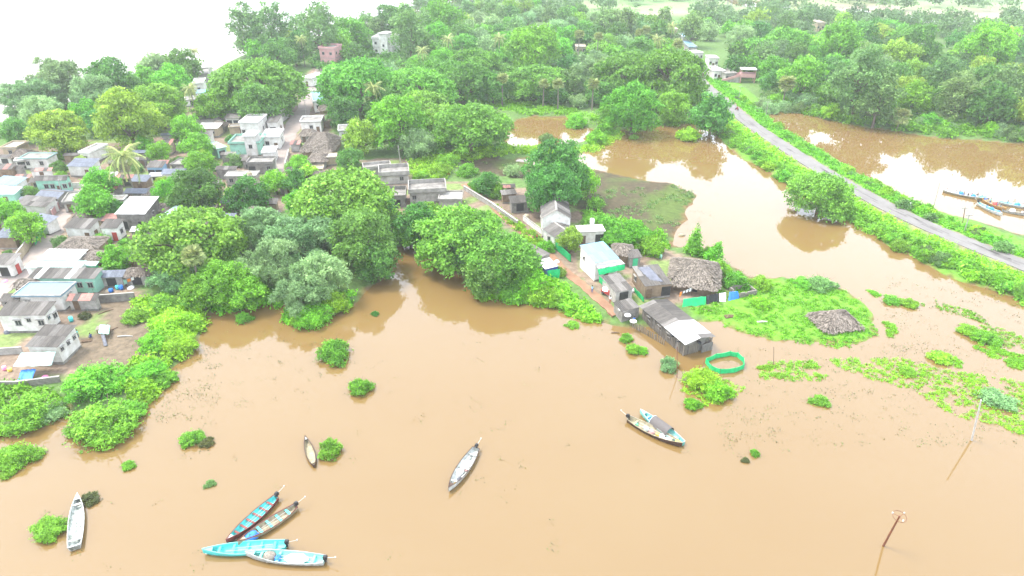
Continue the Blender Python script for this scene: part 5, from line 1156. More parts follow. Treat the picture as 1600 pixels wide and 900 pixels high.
def world_lump(label, name, cat, m, host, x, y, z, rx, ry, rz_, seed):
    o = lump(None, name, m, 0, 0, 0, rx, ry, rz_, seed); mw = Matrix.Translation(host.location) @ Matrix.Rotation(host.rotation_euler.z, 4, 'Z')
    p = mw @ Vector((x, y, z)); o.location = p; o.rotation_euler = (0, 0, host.rotation_euler.z); return tag(o, label, cat)
b1, L, at = boat('white boat with square stern beside the lower left shrub', (117,856), (122,773), 1.75, 'boatw', 'deck', 'boatw', 2, 'boatw', False, .78, sheer=.3)
world_lump('white cloth heap near the stern of the square-sterned boat', 'cloth_heap', 'cloth', 'cloth', b1, L * .2, -.35, .2, .55, .35, .3, 1)
b2, L, at = boat('small brown boat with pale floor beside the lime green shrub', (491,728), (477,683), 1.25, 'boatd', 'boatb', 'boatd', 1, 'boatb', False, .2, deckm='boatw', dep=.4)
b3, L, at = boat('laden pale boat alone in the middle of the water', (744,702), (701,766), 1.9, 'boatw', 'boatw', 'boatd', 3, 'deck', True)
for k, (t, y, m, rx, ry, rz_, nm) in enumerate(((.35, .1, 'cloth', .8, .5, .35, 'white sack heap amidships in the lone laden boat'), (.55, -.2, 'cloth', .7, .45, .4, 'white sack heap forward in the lone laden boat'), (.7, .25, 'tarp', .5, .3, .3, 'grey bundle forward in the lone laden boat'), (.8, .1, 'yellow', .3, .2, .2, 'small yellow bundle near the bow of the lone laden boat'), (.22, -.2, 'deck', .4, .3, .25, 'greenish gear near the motor of the lone laden boat'), (.46, .4, 'pinkw', .35, .25, .25, 'pinkish bundle in the lone laden boat'))):
    world_lump(nm, 'bundle', 'bundle', m, b3, L * t, y, .15, rx, ry, rz_, k + 10)
b4, L, at = boat('turquoise boat with maroon gunwale, farthest of the four moored', (432,778), (354,848), 1.7, 'maroon', 'turq', 'maroon', 6, 'maroon', True, .5, deckm='boatw')
b5, L, at = boat('beige boat with turquoise benches beside the maroon-edged boat', (462,793), (372,850), 1.75, 'boatb', 'boatb', 'maroon', 5, 'turq', True, .5, deckm='boatb')
world_lump('bright blue net heap in the bow of the beige boat', 'net_heap', 'net', 'bluet', b5, L * .80, .1, .25, 1.0, .62, .65, 31)
b6, L, at = boat('long turquoise boat crossing below the two angled boats', (447,852), (317,862), 1.9, 'turq', 'turq', 'turql', 5, 'turq', True, .6, deckm='turql')
b7, L, at = boat('white boat with covered load, lowest of the four moored', (507,876), (384,866), 1.8, 'boatw', 'turql', 'boatw', 4, 'turql', True, .6, deckm='turql')
world_lump('tan net heap in the bow of the lowest moored boat', 'net_heap', 'net', 'net', b7, L * .70, 0, .3, .75, .72, .62, 41)
world_lump('blue rope heap beside the tan net heap', 'rope_heap', 'rope', 'bluet', b7, L * .585, .1, .25, .35, .55, .45, 42)
world_lump('white tarpaulin load in the lowest moored boat', 'tarpaulin', 'tarpaulin', 'cloth', b7, L * .36, 0, .3, 1.35, .72, .32, 43)
b8, L, at = boat('laden brown boat beside the boat with black canopy', (982,655), (1066,696), 1.9, 'boatd', 'boatb', 'boatb', 2, 'boatb', True, .5, deckm='yellow')
for k, (t, y, m, rx, ry, rz_, nm) in enumerate(((.15, 0, 'gpaint', .4, .3, .25, 'bright green box heap near the motor of the laden brown boat'), (.34, .1, 'deck', .6, .5, .35, 'grey-green gear heap in the laden brown boat'), (.45, .0, 'pinkw', .45, .4, .35, 'lilac cloth heap in the laden brown boat'), (.56, .1, 'yellow', .4, .3, .3, 'mustard sack in the laden brown boat'), (.63, .2, 'cloth', .45, .4, .35, 'white sack amidships in the laden brown boat'), (.76, 0, 'cloth', .7, .45, .35, 'white cloth load near the bow of the laden brown boat'))):
    world_lump(nm, 'bundle', 'bundle', m, b8, L * t, y, .15, rx, ry, rz_, k + 50)
b9, L, at = boat('pale turquoise boat with black barrel canopy', (1068,693), (1000,643), 1.7, 'turql', 'turql', 'boatw', 4, 'turql', False, .35, deckm='boatw')
mb = MB(); k = 11
for j in range(13):
    for q in (0, 1):
        for i in range(k + 1):
            a = math.pi * i / k; r = (.86 - .05 * q) + .012 * (j % 2); mb.v.append((L * .30 + 3.2 * j / 12, -r * math.cos(a), .45 + r * 1.05 * math.sin(a)))
st = 2 * (k + 1)
for j in range(12):
    for i in range(k):
        for q in (0, 1):
            a = j * st + q * (k + 1) + i; f = (a, a + 1, a + st + 1, a + st); mb.f.append(f if q else f[::-1]); mb.m.append(0)
mb.build('canopy', mat('bamboo_canopy', (0.09, 0.08, 0.075), var=.35, scale=6, stretch=(6, 1, 1)), b9)
mb = MB(); mb.tube([(L * .30 + 3.25, -.88 * math.cos(math.pi * i / 10), .45 + .93 * math.sin(math.pi * i / 10)) for i in range(11)], .05, 6); mb.build('canopy_hoop', M['boatw'], b9)
world_lump('blue net heap before the canopy of the turquoise boat', 'net_heap', 'net', 'bluet', b9, L * .76, 0, .2, .7, .4, .3, 61)
# crowded boats beyond the road
b10, L10, at = boat('long crowded boat, leftmost beyond the road', (1474,298), (1545,312), 1.9, 'boatb', 'boatw', 'boatw', 4, 'boatb', False, .4)
b11, L11, at = boat('white boat with blue loads nearest the road', (1528,318), (1566,336), 1.7, 'boatw', 'turql', 'boatw', 4, 'turql', True, .5)
b12, L12, at = boat('ochre boat with passengers behind the white boat', (1536,312), (1572,328), 1.7, 'ochre', 'boatb', 'ochre', 3, 'boatb', False, .4)
b13, L13, at = boat('pale boat at the right edge below the passengers', (1566,328), (1618,336), 1.8, 'boatw', 'boatb', 'boatd', 4, 'boatb', False, .5)
b14, L14, at = boat('boat with passengers and blue drum at the right edge', (1560,316), (1622,326), 1.8, 'boatw', 'turql', 'boatw', 3, 'turql', False, .5)
def on_boat(hst, x, y, z):
    return (Matrix.Translation(hst.location) @ Matrix.Rotation(hst.rotation_euler.z, 4, 'Z')) @ Vector((x, y, z))
PB = [(b10, .35, .3, 'sit', 'bluet', 'navy', 'person in bright blue in the long crowded boat'), (b10, .84, .3, 'sit', 'tinb', 'navy', 'rightmost sitter in the long crowded boat'), (b11, .35, 0, 'sit', 'bluet', 'navy', 'person in blue in the white boat nearest the road'), (b13, .6, 0, 'sit', 'cloth', 'navy', 'person in white in the pale right edge boat'), (b12, .52, .3, 'sit', 'bluet', 'navy', 'person in blue between two others in the ochre boat'), (b10, .06, 0, 'sit', 'cloth', 'navy', 'person at the left tip of the long crowded boat'), (b10, .26, 0, 'sit', 'cloth', 'navy', 'second person from left in the long crowded boat'), (b10, .45, .1, 'sit', 'cream', 'navy', 'third person from left in the long crowded boat'), (b10, .55, -.2, 'sit', 'black', 'navy', 'person in black in the long crowded boat'), (b10, .62, .2, 'sit', 'pink', 'cloth', 'person in pink in the long crowded boat'), (b10, .74, 0, 'stand', 'tarp', 'cloth', 'person standing in the long crowded boat'),
      (b12, .30, 0, 'stand', 'mint', 'navy', 'person in pale green standing in the ochre boat'), (b12, .75, 0, 'sit', 'tinb', 'navy', 'person in pale blue at the right of the ochre boat'), (b14, .22, 0, 'sit', 'tinb', 'navy', 'left person in the boat with the blue drum'), (b14, .38, .2, 'stand', 'cream', 'cloth', 'person standing in the boat with the blue drum'), (b14, .60, 0, 'sit', 'cloth', 'navy', 'right person in the boat with the blue drum')]
for hst, t, y, ps, a, c, lab in PB:
    L = {b10: L10, b11: L11, b12: L12, b13: L13, b14: L14}[hst]; q = on_boat(hst, L * t, y, 0); person(0, 0, ps, R(170) + rnd.uniform(-.6, .6), a, c, lab, z=.28 if ps == 'sit' else .0, loc=q)
for k, (hst, L, t, m, lab) in enumerate(((b10, L10, .40, 'bluet', 'blue bundle among the sitters of the long crowded boat'), (b10, L10, .66, 'bluet', 'dark blue bundle below the standing passenger'), (b10, L10, .84, 'turq', 'turquoise bundle at the right end of the long crowded boat'), (b10, L10, .92, 'bluet', 'blue heap at the right tip of the long crowded boat'), (b11, L11, .55, 'bluet', 'blue heap amidships in the white boat'), (b11, L11, .82, 'bluet', 'violet-blue heap at the bow of the white boat'), (b14, L14, .48, 'bluet', 'round blue drum between passengers at the right edge'), (b13, L13, .3, 'cloth', 'white heap in the pale right edge boat'), (b12, L12, .5, 'red', 'red bundle between the two ochre boat passengers'))):
    world_lump(lab, 'bundle', 'bundle', m, hst, L * t, .1, .35, .62, .5, .75, 70 + k)
p = G(1503, 294, 0)
# ------------------------------------------------------------ round net pen
pts = [(1102,567),(1118,560),(1140,556),(1152,558),(1161,566),(1162,576),(1148,582),(1125,584),(1110,578)]
P_ = [G(u, v, 0) for u, v in pts]; c = sum(P_, Vector()) / len(P_); o = empty('net_pen', (c.x, c.y, 0), 0, 'ring of bright green netting standing in the shallow water', 'net pen'); Q = [q - c for q in P_]
for i, a in enumerate(Q):
    b_ = Q[(i + 1) % len(Q)]; mb = MB(); n = 8; d = (b_ - a); nn = Vector((-d.y, d.x, 0)).normalized() * .025
    for s in (-1, 1):
        for j in range(n + 1):
            t = j / n; q = a + d * t + nn * s; sag = .12 * math.sin(t * math.pi); mb.v.append((q.x, q.y, -.2)); mb.v.append((q.x, q.y, .95 - sag))
    m1 = 2 * (n + 1)
    for j in range(n):
        k = 2 * j; mb.f += [(k, k + 2, k + 3, k + 1), (m1 + k, m1 + k + 1, m1 + k + 3, m1 + k + 2), (k + 1, k + 3, m1 + k + 3, m1 + k + 1)]; mb.m += [0] * 3
    mb.build('net_panel', M['gnet'], o)
    mb = MB(); mb.tube([(a.x, a.y, -.6), (a.x, a.y, 1.15)], .03, 6); mb.build('stake', M['wood'], o)
# ------------------------------------------------------------ poles
def pole(label, base, top_px, hgt, m, r=.12, name='pole', z0=None, ins=0, arm=None, r1=None):
    p = G(*base, 0); g = z0 if z0 is not None else gz(p.x, p.y); p = G(*base, max(g, 0))
    q = G(top_px[0], top_px[1], hgt); d = q - p; d.z = hgt - p.z
    if Vector((d.x, d.y)).length > hgt * .35: s = hgt * .35 / Vector((d.x, d.y)).length; d.x *= s; d.y *= s
    o = empty(name, (p.x, p.y, p.z), 0, label, 'pole'); mb = MB(); mb.tube([(-d.x * .1, -d.y * .1, -.8), tuple(d * .5), tuple(d)], [r, r * .85, r1 or r * .7], 8); mb.build('shaft', M[m], o)
    if arm:
        t = d; mb = MB(); mb.box(t.x - arm, t.x + arm, t.y - .05, t.y + .05, t.z - .35, t.z - .25); a = mb.build('crossarm', M['metal'], o)
        for s in (-1, 0, 1): mb = MB(); mb.lathe([(.07, t.z - .25), (.09, t.z - .15), (.05, t.z - .05)], 8, cx=t.x + s * arm * .9, cy=t.y); mb.build('insulator', M['polew'], o)
    return o, d
o, d = pole('leaning rusty pole with ring of insulators, lower right water', (1380,853), (1406,806), 5.6, 'rustp', .13, 'utility_pole')
mb = MB(); mb.tube([(d.x + .75 * math.cos(a * .5236), d.y + .75 * math.sin(a * .5236), d.z - .1 + .15 * math.sin(a * .5236)) for a in range(13)], .035, 6); mb.build('ring', M['rustp'], o)
for k in range(3):
    a = k * 2.094 + .5; cx_, cy_ = d.x + .75 * math.cos(a), d.y + .75 * math.sin(a); mb = MB(); mb.tube([(d.x, d.y, d.z - .1), (cx_, cy_, d.z)], .03, 6); mb.build('ring_arm', M['rustp'], o)
    mb = MB(); mb.lathe([(.07, d.z - .05), (.10, d.z + .04), (.05, d.z + .09), (.09, d.z + .14), (.04, d.z + .2)], 10, cx=cx_, cy=cy_); mb.build('insulator', M['polew'], o)
pole('pale leaning pole in the weedy shallows at right', (1518,688), (1533,625), 7.4, 'polew', .14)
pole('rust-red pole standing before the slatted hut', (1058,590), (1058,542), 5.2, 'rustp', .07, r1=.06)
pole('pale electricity pole between the road and the crowded boats', (1507,362), (1511,340), 6.0, 'polew', .14, 'utility_pole', arm=.7)
pole('dark electricity pole behind the pale one near the boats', (1504,350), (1508,324), 5.0, 'wood', .11, 'utility_pole', arm=.6)
pole('thin pole in the water left of the crowded boats', (1459,322), (1464,290), 7.0, 'polew', .08)
pole('pale roadside pole by the head of the road', (1154,155), (1158,138), 6.5, 'polew', .12, 'utility_pole', arm=.7)
pole('pale pole at the left end of the right-hand water', (1196,184), (1198,166), 6.5, 'polew', .12, 'utility_pole', arm=.7)
pole('concrete pole beside the left lane', (99,312), (98,288), 7.0, 'polew', .12, 'utility_pole', arm=.6)
pole('concrete pole by the village street bend', (432,278), (431,243), 7.0, 'polew', .12, 'utility_pole', arm=.6)
pole('concrete pole up the village street', (478,180), (479,160), 7.0, 'polew', .12, 'utility_pole', arm=.6)
pole('slim pale trunk pole near the roofless houses', (627,262), (622,228), 8.0, 'polew', .14)
pole('thin post rising from the grass spit edge', (1209,572), (1209,542), 3.4, 'wood', .05)
for k, (u, v) in enumerate(((1091, 560), (1093, 570))): pass
# mast at the top of the road
p = G(1135, 40, 0); o = empty('lattice_mast', (p.x, p.y, gz(p.x, p.y)), 0, 'thin lattice mast rising from the wood near the top', 'mast')
for sx, sy in ((-1, -1), (1, -1), (1, 1), (-1, 1)): mb = MB(); mb.tube([(sx * 1.6, sy * 1.6, 0), (sx * .5, sy * .5, 30)], .14, 5); mb.build('leg', M['metal'], o)
for k in range(12):
    z = k * 2.5; r0 = 1.6 - 1.1 * z / 30; r1 = 1.6 - 1.1 * (z + 2.5) / 30
    mb = MB(); mb.tube([(-r0, -r0, z), (r1, -r1, z + 2.5)], .06, 4); mb.tube([(r0, -r0, z), (r1, r1, z + 2.5)], .06, 4); mb.tube([(r0, r0, z), (-r1, r1, z + 2.5)], .06, 4); mb.tube([(-r0, r0, z), (-r1, -r1, z + 2.5)], .06, 4); mb.build('brace', M['metal'], o)
# ------------------------------------------------------------ vehicles
def wheel(parent, x, y, r, w=.1):
    mb = MB(); mb.lathe([(r * .75, -w / 2), (r, -w / 3), (r, w / 3), (r * .75, w / 2)], 14); t = mb.build('wheel', M['black'], parent, True, loc=(x, y, r), rot=(R(90), 0, 0))
    mb = MB(); mb.lathe([(r * .5, -w * .55), (r * .5, w * .55)], 10); mb.build('rim', M['metal'], t)
def motorcycle(u, v, rz, m, label, rider):
    p = G(u, v, ROADZ); o = empty('motorcycle', (p.x, p.y, ROADZ + .005), rz, label, 'motorcycle')
    wheel(o, -.62, 0, .3); wheel(o, .62, 0, .3)
    mb = MB(); mb.prism([(-.5, .38), (.25, .34), (.35, .62), (.1, .85), (-.15, .68), (-.7, .72)], -.13, .13); mb.build('body', M[m], o)
    mb = MB(); mb.box(-.75, -.05, -.14, .14, .74, .82); mb.build('seat', M['black'], o)
    mb = MB(); mb.tube([(.62, 0, .3), (.38, 0, .95)], .035, 6); mb.tube([(.33, -.36, 1.0), (.38, 0, .95), (.33, .36, 1.0)], .025, 6); mb.build('handlebar', M['metal'], o)
    q = on_boat(o, -.3, 0, 0); person(0, 0, 'sit', rz - R(90), rider, 'navy', 'rider in %s on the %s' % ({'cloth': 'white', 'tarp': 'grey', 'red': 'red', 'black': 'black'}[rider], label), z=ROADZ + .62, loc=q)
motorcycle(1126, 157, R(115), 'black', 'motorcycle farthest up the road', 'tarp')
motorcycle(1151, 172, R(115), 'red', 'motorcycle nearer on the upper road', 'red')
motorcycle(1419, 324, R(125), 'tarp', 'motorcycle parked at the road edge above the big bend'.replace('big bend', 'crowded boats'), 'cloth')
p = G(949, 464, .6); o = empty('cargo_cart', (p.x, p.y, gz(p.x, p.y) + .06), R(-50), 'red three-wheeled cart under a whitish load on the dirt path', 'cart')
mb = MB(); mb.box(-1.2, .5, -.6, .6, .45, .95); mb.build('cargo_bed', M['red'], o); wheel(o, -.7, .62, .32); wheel(o, -.7, -.62, .32); wheel(o, 1.0, 0, .3)
mb = MB(); mb.prism([(.5, .4), (1.35, .4), (1.25, .8), (.95, 1.5), (.5, 1.5)], -.5, .5); mb.build('cab', M['red'], o)
world_lump('whitish sack load on the red three-wheeled cart', 'load', 'load', 'cloth', o, -.35, 0, .95, .9, .65, .6, 91)
# ------------------------------------------------------------ tanks, drums, timber and household things
def on_roof(u, v, h):
    p = G(u, v, h + 1.0); z = gz(p.x, p.y) + h; return G(u, v, z)
tank(on_roof(925, 350, 3.14), 'white water tank on the flat porch roof', .5, 1.4, 'cloth')
tank(on_roof(391, 276, 2.4), 'pale yellow water tank beside the grey flat house', .6, 1.4, 'cream')
tank(on_roof(823, 343, 0), 'pale yellow water tank left of the white gabled house', .6, 1.4, 'cream')
tank(on_roof(553, 190, 3.2), 'small cream tower tank behind the yellow-green tree', .5, 1.6, 'cream')
def drum(u, v, m, label, r=.32, hh_=.85):
    p = G(u, v, .9); z = max(gz(p.x, p.y), 0); p = G(u, v, z); o = empty('drum', (p.x, p.y, z), 0, label, 'drum'); mb = MB(); mb.lathe([(r, 0), (r, hh_ * .32), (r * 1.06, hh_ * .34), (r, hh_ * .36), (r, hh_ * .64), (r * 1.06, hh_ * .66), (r, hh_ * .68), (r, hh_)], 12); mb.build('barrel', M[m], o, True)
    mb = MB(); mb.lathe([(r * .9, hh_), (r * .9, hh_ + .04), (r * .2, hh_ + .05)], 12); mb.build('lid', M[m], o)
for a in ((184,452,'turq','turquoise drum on the back wall of the left yard'),(190,452,'bluet','blue drum on the back wall of the left yard'),(174,456,'bluet','blue drum left of the turquoise one by the yard wall'),(112,502,'turq','turquoise drum behind the nearest vented house'),(8,578,'pink','pink tub left of the blue sheet'),(16,580,'yellow','yellow pot left of the blue sheet'),(427,210,'bluet','blue drum beside the village street'),(940,372,'bluet','blue drum behind the blue-roofed shed'),(948,378,'tinb','pale blue tub behind the blue-roofed shed'),(1032,404,'mint','pale mint tub left of the large thatched house'),(700,274,'red','red pot near the grassy strip'),(988,456,'cloth','white pot behind the lean-to'),(655,298,'gpaint','green drum at the ruined concrete room'),(1104,446,'red','red pot under the large thatched roof')): drum(a[0], a[1], a[2], a[3], r=rnd.uniform(.28, .42), hh_=rnd.uniform(.5, .9))
def logs(u, v, rz, L, label, m='wood', k=1, sag=0):
    p = G(u, v, .9); z = max(gz(p.x, p.y), 0); o = empty('timber', (p.x, p.y, z), rz, label, 'timber')
    for i in range(k): mb = MB(); mb.tube([(-L / 2, i * .25, .12), (0, i * .25 + .1, .16), (L / 2, i * .25, .12)], [.09, .11, .06], 6); mb.build('log', M[m], o, rot=(0, 0, rnd.uniform(-.15, .15)))
logs(166, 489, R(50), 2.6, 'dark branch lying in the upper left yard'); logs(175, 517, R(65), 2.4, 'brown log right of the cloth table in the yard'); logs(196, 527, R(0), 2.6, 'pale stick lying across the yard', 'polew'); logs(135, 536, R(10), 1.6, 'short dark logs near the nearest vented house', k=3); logs(143, 480, R(-40), 2.2, 'poles leaning by the mint net screen', 'slat', 3)
logs(1110, 482, R(-20), 2.6, 'dark log on the grass before the green net'); logs(1142, 492, R(10), 1.8, 'dark timber heap on the spit grass', k=4); logs(1192, 500, R(0), 2.0, 'pinkish driftwood on the spit grass', 'polew', 2); logs(962, 514, R(5), 1.4, 'floating log at the end of the dirt path'); logs(45, 664, R(70), 2.0, 'grey post lying at the lower left shore', 'slat')
# cloth-covered table and thorn heap in the yard
p = G(162, 517, 1.0); o = empty('work_table', (p.x, p.y, gz(p.x, p.y)), R(15), 'small table under pale cloth in the middle of the yard', 'table')
for sx in (-.8, .8):
    for sy in (-.5, .5): mb = MB(); mb.box(sx - .05, sx + .05, sy - .05, sy + .05, -.1, .8); mb.build('leg', M['wood'], o)
mb = MB(); mb.box(-1, 1, -.65, .65, .8, .86); mb.build('table_top', M['slat'], o)
cloth('pale mint cloth spread over the yard table', [(153,521),(170,522),(172,508),(156,507)], [.95, .95, .95, .95], 'mint', 'table_cloth', 'cloth', sag=-.06)
cloth('grey sheet trailing down from the yard table', [(162,541),(168,540),(163,522),(157,523)], [.12, .12, .85, .85], 'tarp', 'sheet', 'cloth', sag=.05)
Pn, Nn, Sn, Tn = blob_leaves([(0, 0, .2, .9, .7, .5)], 900, .16, 0); p = G(133, 497, 1.0)
tag(inst('thorn_heap', quads_mesh('thorn_heap', leaf_quads(Pn, Nn, Sn, 2.5, .2), Tn * .3, M['f_weed']), None, (p.x, p.y, gz(p.x, p.y))), 'dark brushwood heap beside the mint net screen', 'brushwood')
for k, (u, v, m, lab) in enumerate(((30,282,'orange','orange cloth heap near the pink roof'),(35,285,'yellow','yellow cloth heap below the orange one'),(38,275,'cloth','white cloth heap beside the orange cloth'),(20,308,'pink','pink bundle at the end of the mint sheet roof'),(8,440,'pink','pink laundry heap by the left lane'),(4,425,'cloth','white laundry heap by the left lane'),(115,462,'navy','dark bundle on the shed terrace'),(120,470,'cloth','white bundle below the shed terrace'),(20,510,'conc','rubble heap before the long grey-roofed house'),(12,520,'tarp','grey bundle before the long grey-roofed house'),(430,222,'cloth','white bundle beside the village street'),(170,455,'cream','pale sacks on the back wall of the left yard'),(205,450,'cloth','white sack at the right end of the yard wall'),(70,590,'pink','pink cloth under the mint awning'),(845,392,'red','red heap on the dirt path'),(870,410,'cloth','white bundle on the dirt path'),(1095,455,'mint','pale bundle under the large thatched roof'),(880,338,'cream','white posts bundle under the tree behind the gabled house'),(1065,368,'boatb','pale heap at the mud spit end'),(1040,390,'boatb','straw heap beside the large thatched house'))):
    p = G(u, v, .9); z = max(gz(p.x, p.y), 0); p = G(u, v, z); o = lump(None, 'bundle', m, 0, 0, 0, rnd.uniform(.5, .9), rnd.uniform(.4, .7), rnd.uniform(.35, .6), 200 + k); o.location = (p.x, p.y, z - .03); tag(o, lab, 'bundle')
# laundry lines
for k, (u0, v0, u1, v1, lab) in enumerate(((40, 392, 60, 372, 'laundry line along the left lane'), (196, 452, 214, 446, 'laundry line above the yard wall'), (410, 236, 428, 226, 'laundry line beside the mint green house'), (1060, 470, 1080, 462, 'laundry line before the large thatched house'), (120, 388, 150, 384, 'laundry line behind the straw-roofed shed'))):
    a = G(u0, v0, 1); c = G(u1, v1, 1); z = max(gz(a.x, a.y), 0); o = empty('laundry_line', (a.x, a.y, z), 0, lab, 'laundry'); d = c - a; d.z = 0
    for q in (0, 1): mb = MB(); mb.tube([(d.x * q, d.y * q, -.2), (d.x * q, d.y * q, 2)], .035, 5); mb.build('post', M['wood'], o)
    mb = MB(); mb.tube([(d.x * t / 6, d.y * t / 6, 1.95 - .12 * math.sin(t / 6 * math.pi)) for t in range(7)], .012, 4); mb.build('line', M['metal'], o)
    nn = max(3, int(d.length / .8))
    for i in range(nn):
        t = (i + .5) / nn; w = .3; e = d.normalized() * w; p = d * t; mb = MB(); nrm = Vector((-e.y, e.x, 0)).normalized() * .03; zt = 1.93 - .12 * math.sin(t * math.pi); zb = zt - rnd.uniform(.5, 1.1)
        mb.quad(p - e + Vector((0, 0, zt)), p + e + Vector((0, 0, zt)), p + e * .95 + nrm * 3 + Vector((0, 0, zb)), p - e * .95 + nrm * 2 + Vector((0, 0, zb)))
        mb.quad(p + e + nrm * .3 + Vector((0, 0, zt)), p - e + nrm * .3 + Vector((0, 0, zt)), p - e * .95 + nrm * 2.3 + Vector((0, 0, zb)), p + e * .95 + nrm * 3.3 + Vector((0, 0, zb)))
        mb.build('garment', M[rnd.choice(['cloth', 'bluet', 'pink', 'orange', 'navy', 'mint', 'red', 'cloth'])], o)
# fence stakes along the lane to the slatted hut
p0 = G(985, 508, .2); p1 = G(1040, 540, .1); o = empty('stake_fence', (p0.x, p0.y, 0), 0, 'brown stake fence along the left side of the slatted hut', 'fence')
mb = MB(); mb.box(-.1, .1, -.025, .025, -.6, 1.2); sm = mb.mesh('stake', M['slat']); d = p1 - p0; k = int(d.length / .42)
for i in range(k): inst('stake', sm, o, (d.x * i / k, d.y * i / k, rnd.uniform(-.1, .25)), (rnd.uniform(-.08, .08), rnd.uniform(-.06, .06), math.atan2(d.y, d.x) + rnd.uniform(-.3, .3)))

# ------------------------------------------------------------ infill of the village: yard shrubs, small trees, lean-tos
VPX = [(0,600),(110,590),(130,470),(200,440),(240,400),(340,345),(440,330),(525,268),(520,215),(515,150),(480,130),(440,175),(345,150),(330,112),(295,118),(290,180),(240,220),(120,232),(0,238)]
LN = [np.array([p[:2] for p in STREET]), np.array([p[:2] for p in LANE])]
SH = []; tries = 0
while len(SH) < 78 and tries < 9000:
    tries += 1; u = rnd.uniform(0, 520); v = rnd.uniform(110, 470)
    if not in_px(VPX, u, v): continue
    p = G(u, v, 3); W_, D_ = rnd.uniform(3.5, 6.5), rnd.uniform(2.8, 4.2); r = .42 * math.hypot(W_, D_)
    if any(math.hypot(p.x - a, p.y - b_) < c * .68 + r * .85 for a, b_, c in HOUSES): continue
    if any(polyline_dist(l_, np.array([p.x]), np.array([p.y]))[0] < 2.4 + r * .7 for l_ in LN): continue
    SH.append((u, v, W_, D_)); HOUSES.append((p.x, p.y, r))
KS = [('asb', 'shed', 'grey sheet-roofed sheds'), ('rust', 'shed', 'rusty sheet-roofed sheds'), ('asbl', 'flat', 'small flat-roofed concrete outhouses'), ('asb', 'thatch', 'small straw-roofed huts'), ('tin', 'shed', 'white sheet-roofed sheds'), ('slate', 'shed', 'dark sheet-roofed sheds')]
pick = [(x_, rnd.choices(range(6), [4, 2, 3, 3, 1, 2])[0]) for x_ in sorted(SH)]
for kk in range(6):
    L = [x_ for x_, q in pick if q == kk]
    for i, (u, v, W_, D_) in enumerate(L):
        k_ = ppm(*G(u, v, 3)[:], ); dv = D_ * k_ * .42; rc, rf, nm = KS[kk]
        lab = (nm[:-1] if len(L) == 1 else '%s from left of the %s' % (ordinal(i), nm)) + ' squeezed between the village houses'
        sl_x = rnd.uniform(-5, 9)
        house(lab, (u - W_ * k_ / 2, v + dv / 2), (u + W_ * k_ / 2, v + dv / 2 + rnd.uniform(-2, 1)), (u + W_ * k_ / 2 + sl_x, v - dv / 2), rnd.uniform(2.2, 2.8), rf, rc if rf != 'flat' else 'conc', rnd.choice(['mud', 'concl', 'cream', 'white', 'conc']), .3 if rf != 'thatch' else .7, f=rnd.choice(['d', '.d', 'o', 'd.']), par=.25, name='shed', cat='shed')
got = 0; tries = 0
while got < 50 and tries < 4000:
    tries += 1; u = rnd.uniform(0, 520); v = rnd.uniform(190, 590)
    if not in_px(VPX, u, v): continue
    p = G(u, v, 1.2); r = rnd.uniform(.9, 2.1)
    if any(math.hypot(p.x - a, p.y - b_) < c + r * .5 for a, b_, c in HOUSES): continue
    if any(polyline_dist(l_, np.array([p.x]), np.array([p.y]))[0] < 3 + r for l_ in LN): continue
    if v > 480 and u < 125: continue
    if in_px([(105,590),(125,470),(215,470),(240,560),(200,600)], u, v): continue
    HOUSES.append((p.x, p.y, r)); got += 1; w = 2 * r * ppm(p.x, p.y, 1)
    if rnd.random() < .6: place_tree(u, v, w, 'shrub', 'lo', rnd.choice(['f_bright', 'f_olive', 'f_round', 'f_bright']), 'shrub')
    else: place_tree(u, v - 6, w * 1.5, rnd.choice(['bright', 'round', 'yellow']), 'mid')
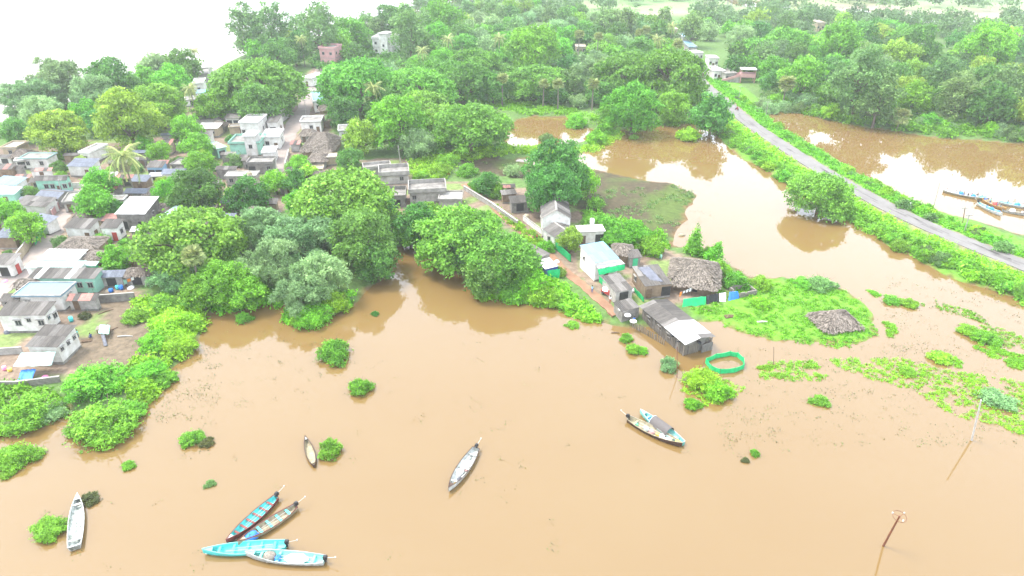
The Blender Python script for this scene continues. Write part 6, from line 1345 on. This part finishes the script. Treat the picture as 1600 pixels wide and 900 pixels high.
# ---- labels for every tree and shrub
def zone(u, v):
    if u < 340 and v < 262: return 'on the upper left river bank'
    if u < 225 and v < 420: return 'among the left edge houses'
    if u < 345 and v >= 420: return 'on the lower left shore'
    if u < 480 and v < 100 : return 'at the far river bend'
    if u < 460 and v < 200: return 'beside the upper village street'
    if u < 460 and v < 345: return 'among the mid-village houses'
    if u < 640 and 262 <= v < 515: return 'left of the inlet'
    if u < 640 and v >= 515: return 'standing in the open flood water'
    if u < 770 and v < 60: return 'behind the white storeyed building'
    if u < 770 and v < 150: return 'before the white storeyed building'
    if u < 780 and v < 292: return 'by the pond grass'
    if u < 830 and 320 < v < 480: return 'on the bank right of the inlet'
    if u < 1000 and v < 60: return 'behind the central wood'
    if u < 1000 and v < 110: return 'in the central wood'
    if u < 1130 and 60 <= v < 150: return 'left of the road head'
    if u < 1130 and v < 60: return 'behind the road-head houses'
    if u < 1130 and v < 235: return 'above the flooded field'
    if u < 1060 and v < 320: return 'behind the white gabled house'
    if u < 940 and v < 520: return 'along the reddish dirt path'
    if u < 1250 and v > 330: return 'around the slatted hut'
    if v > 430: return 'in the right-hand shallows'
    if v < 70: return 'in the upper right wood'
    if v < 110: return 'in the middle right-hand wood'
    if v < 165 and u > 1180: return 'in the front right-hand wood'
    if u > 1190 and v < 212 and (v < 165 + (u - 1190) * 0.16): return 'on the far right shore'
    return 'on the road embankment'
gr_ = {}
for t in TREES: gr_.setdefault((t[1], zone(t[2], t[3])), []).append(t)
for (lk, z), L in gr_.items():
    L.sort(key=lambda t: t[2])
    for i, t in enumerate(L):
        pl = LOOK[lk]; sg = pl[:-1]
        lab = '%s %s' % (sg, z) if len(L) == 1 else '%s from left of %s %s' % (ordinal(i), pl, z)
        tag(t[0], lab, 'shrub' if lk in ('shrub', 'lime', 'vine', 'grey') else ('palm' if lk in ('palm', 'fan') else 'tree'), pl + ' ' + z)
# ------------------------------------------------------------ haze
hm_ = bpy.data.materials.new('haze'); hm_.use_nodes = True; n = hm_.node_tree.nodes; n.remove(n['Principled BSDF'])
pv = n.new('ShaderNodeVolumePrincipled'); pv.inputs['Density'].default_value = 0.00020; pv.inputs['Color'].default_value = (0.95, 0.97, 1.0, 1); pv.inputs['Anisotropy'].default_value = 0.2
hm_.node_tree.links.new(pv.outputs[0], n['Material Output'].inputs['Volume'])
mb = MB(); mb.box(-16400, 16400, -4200, 16600, -2.5, 72); tag(mb.build('haze', hm_), 'thin pale haze over the whole place', 'haze', kind='stuff')
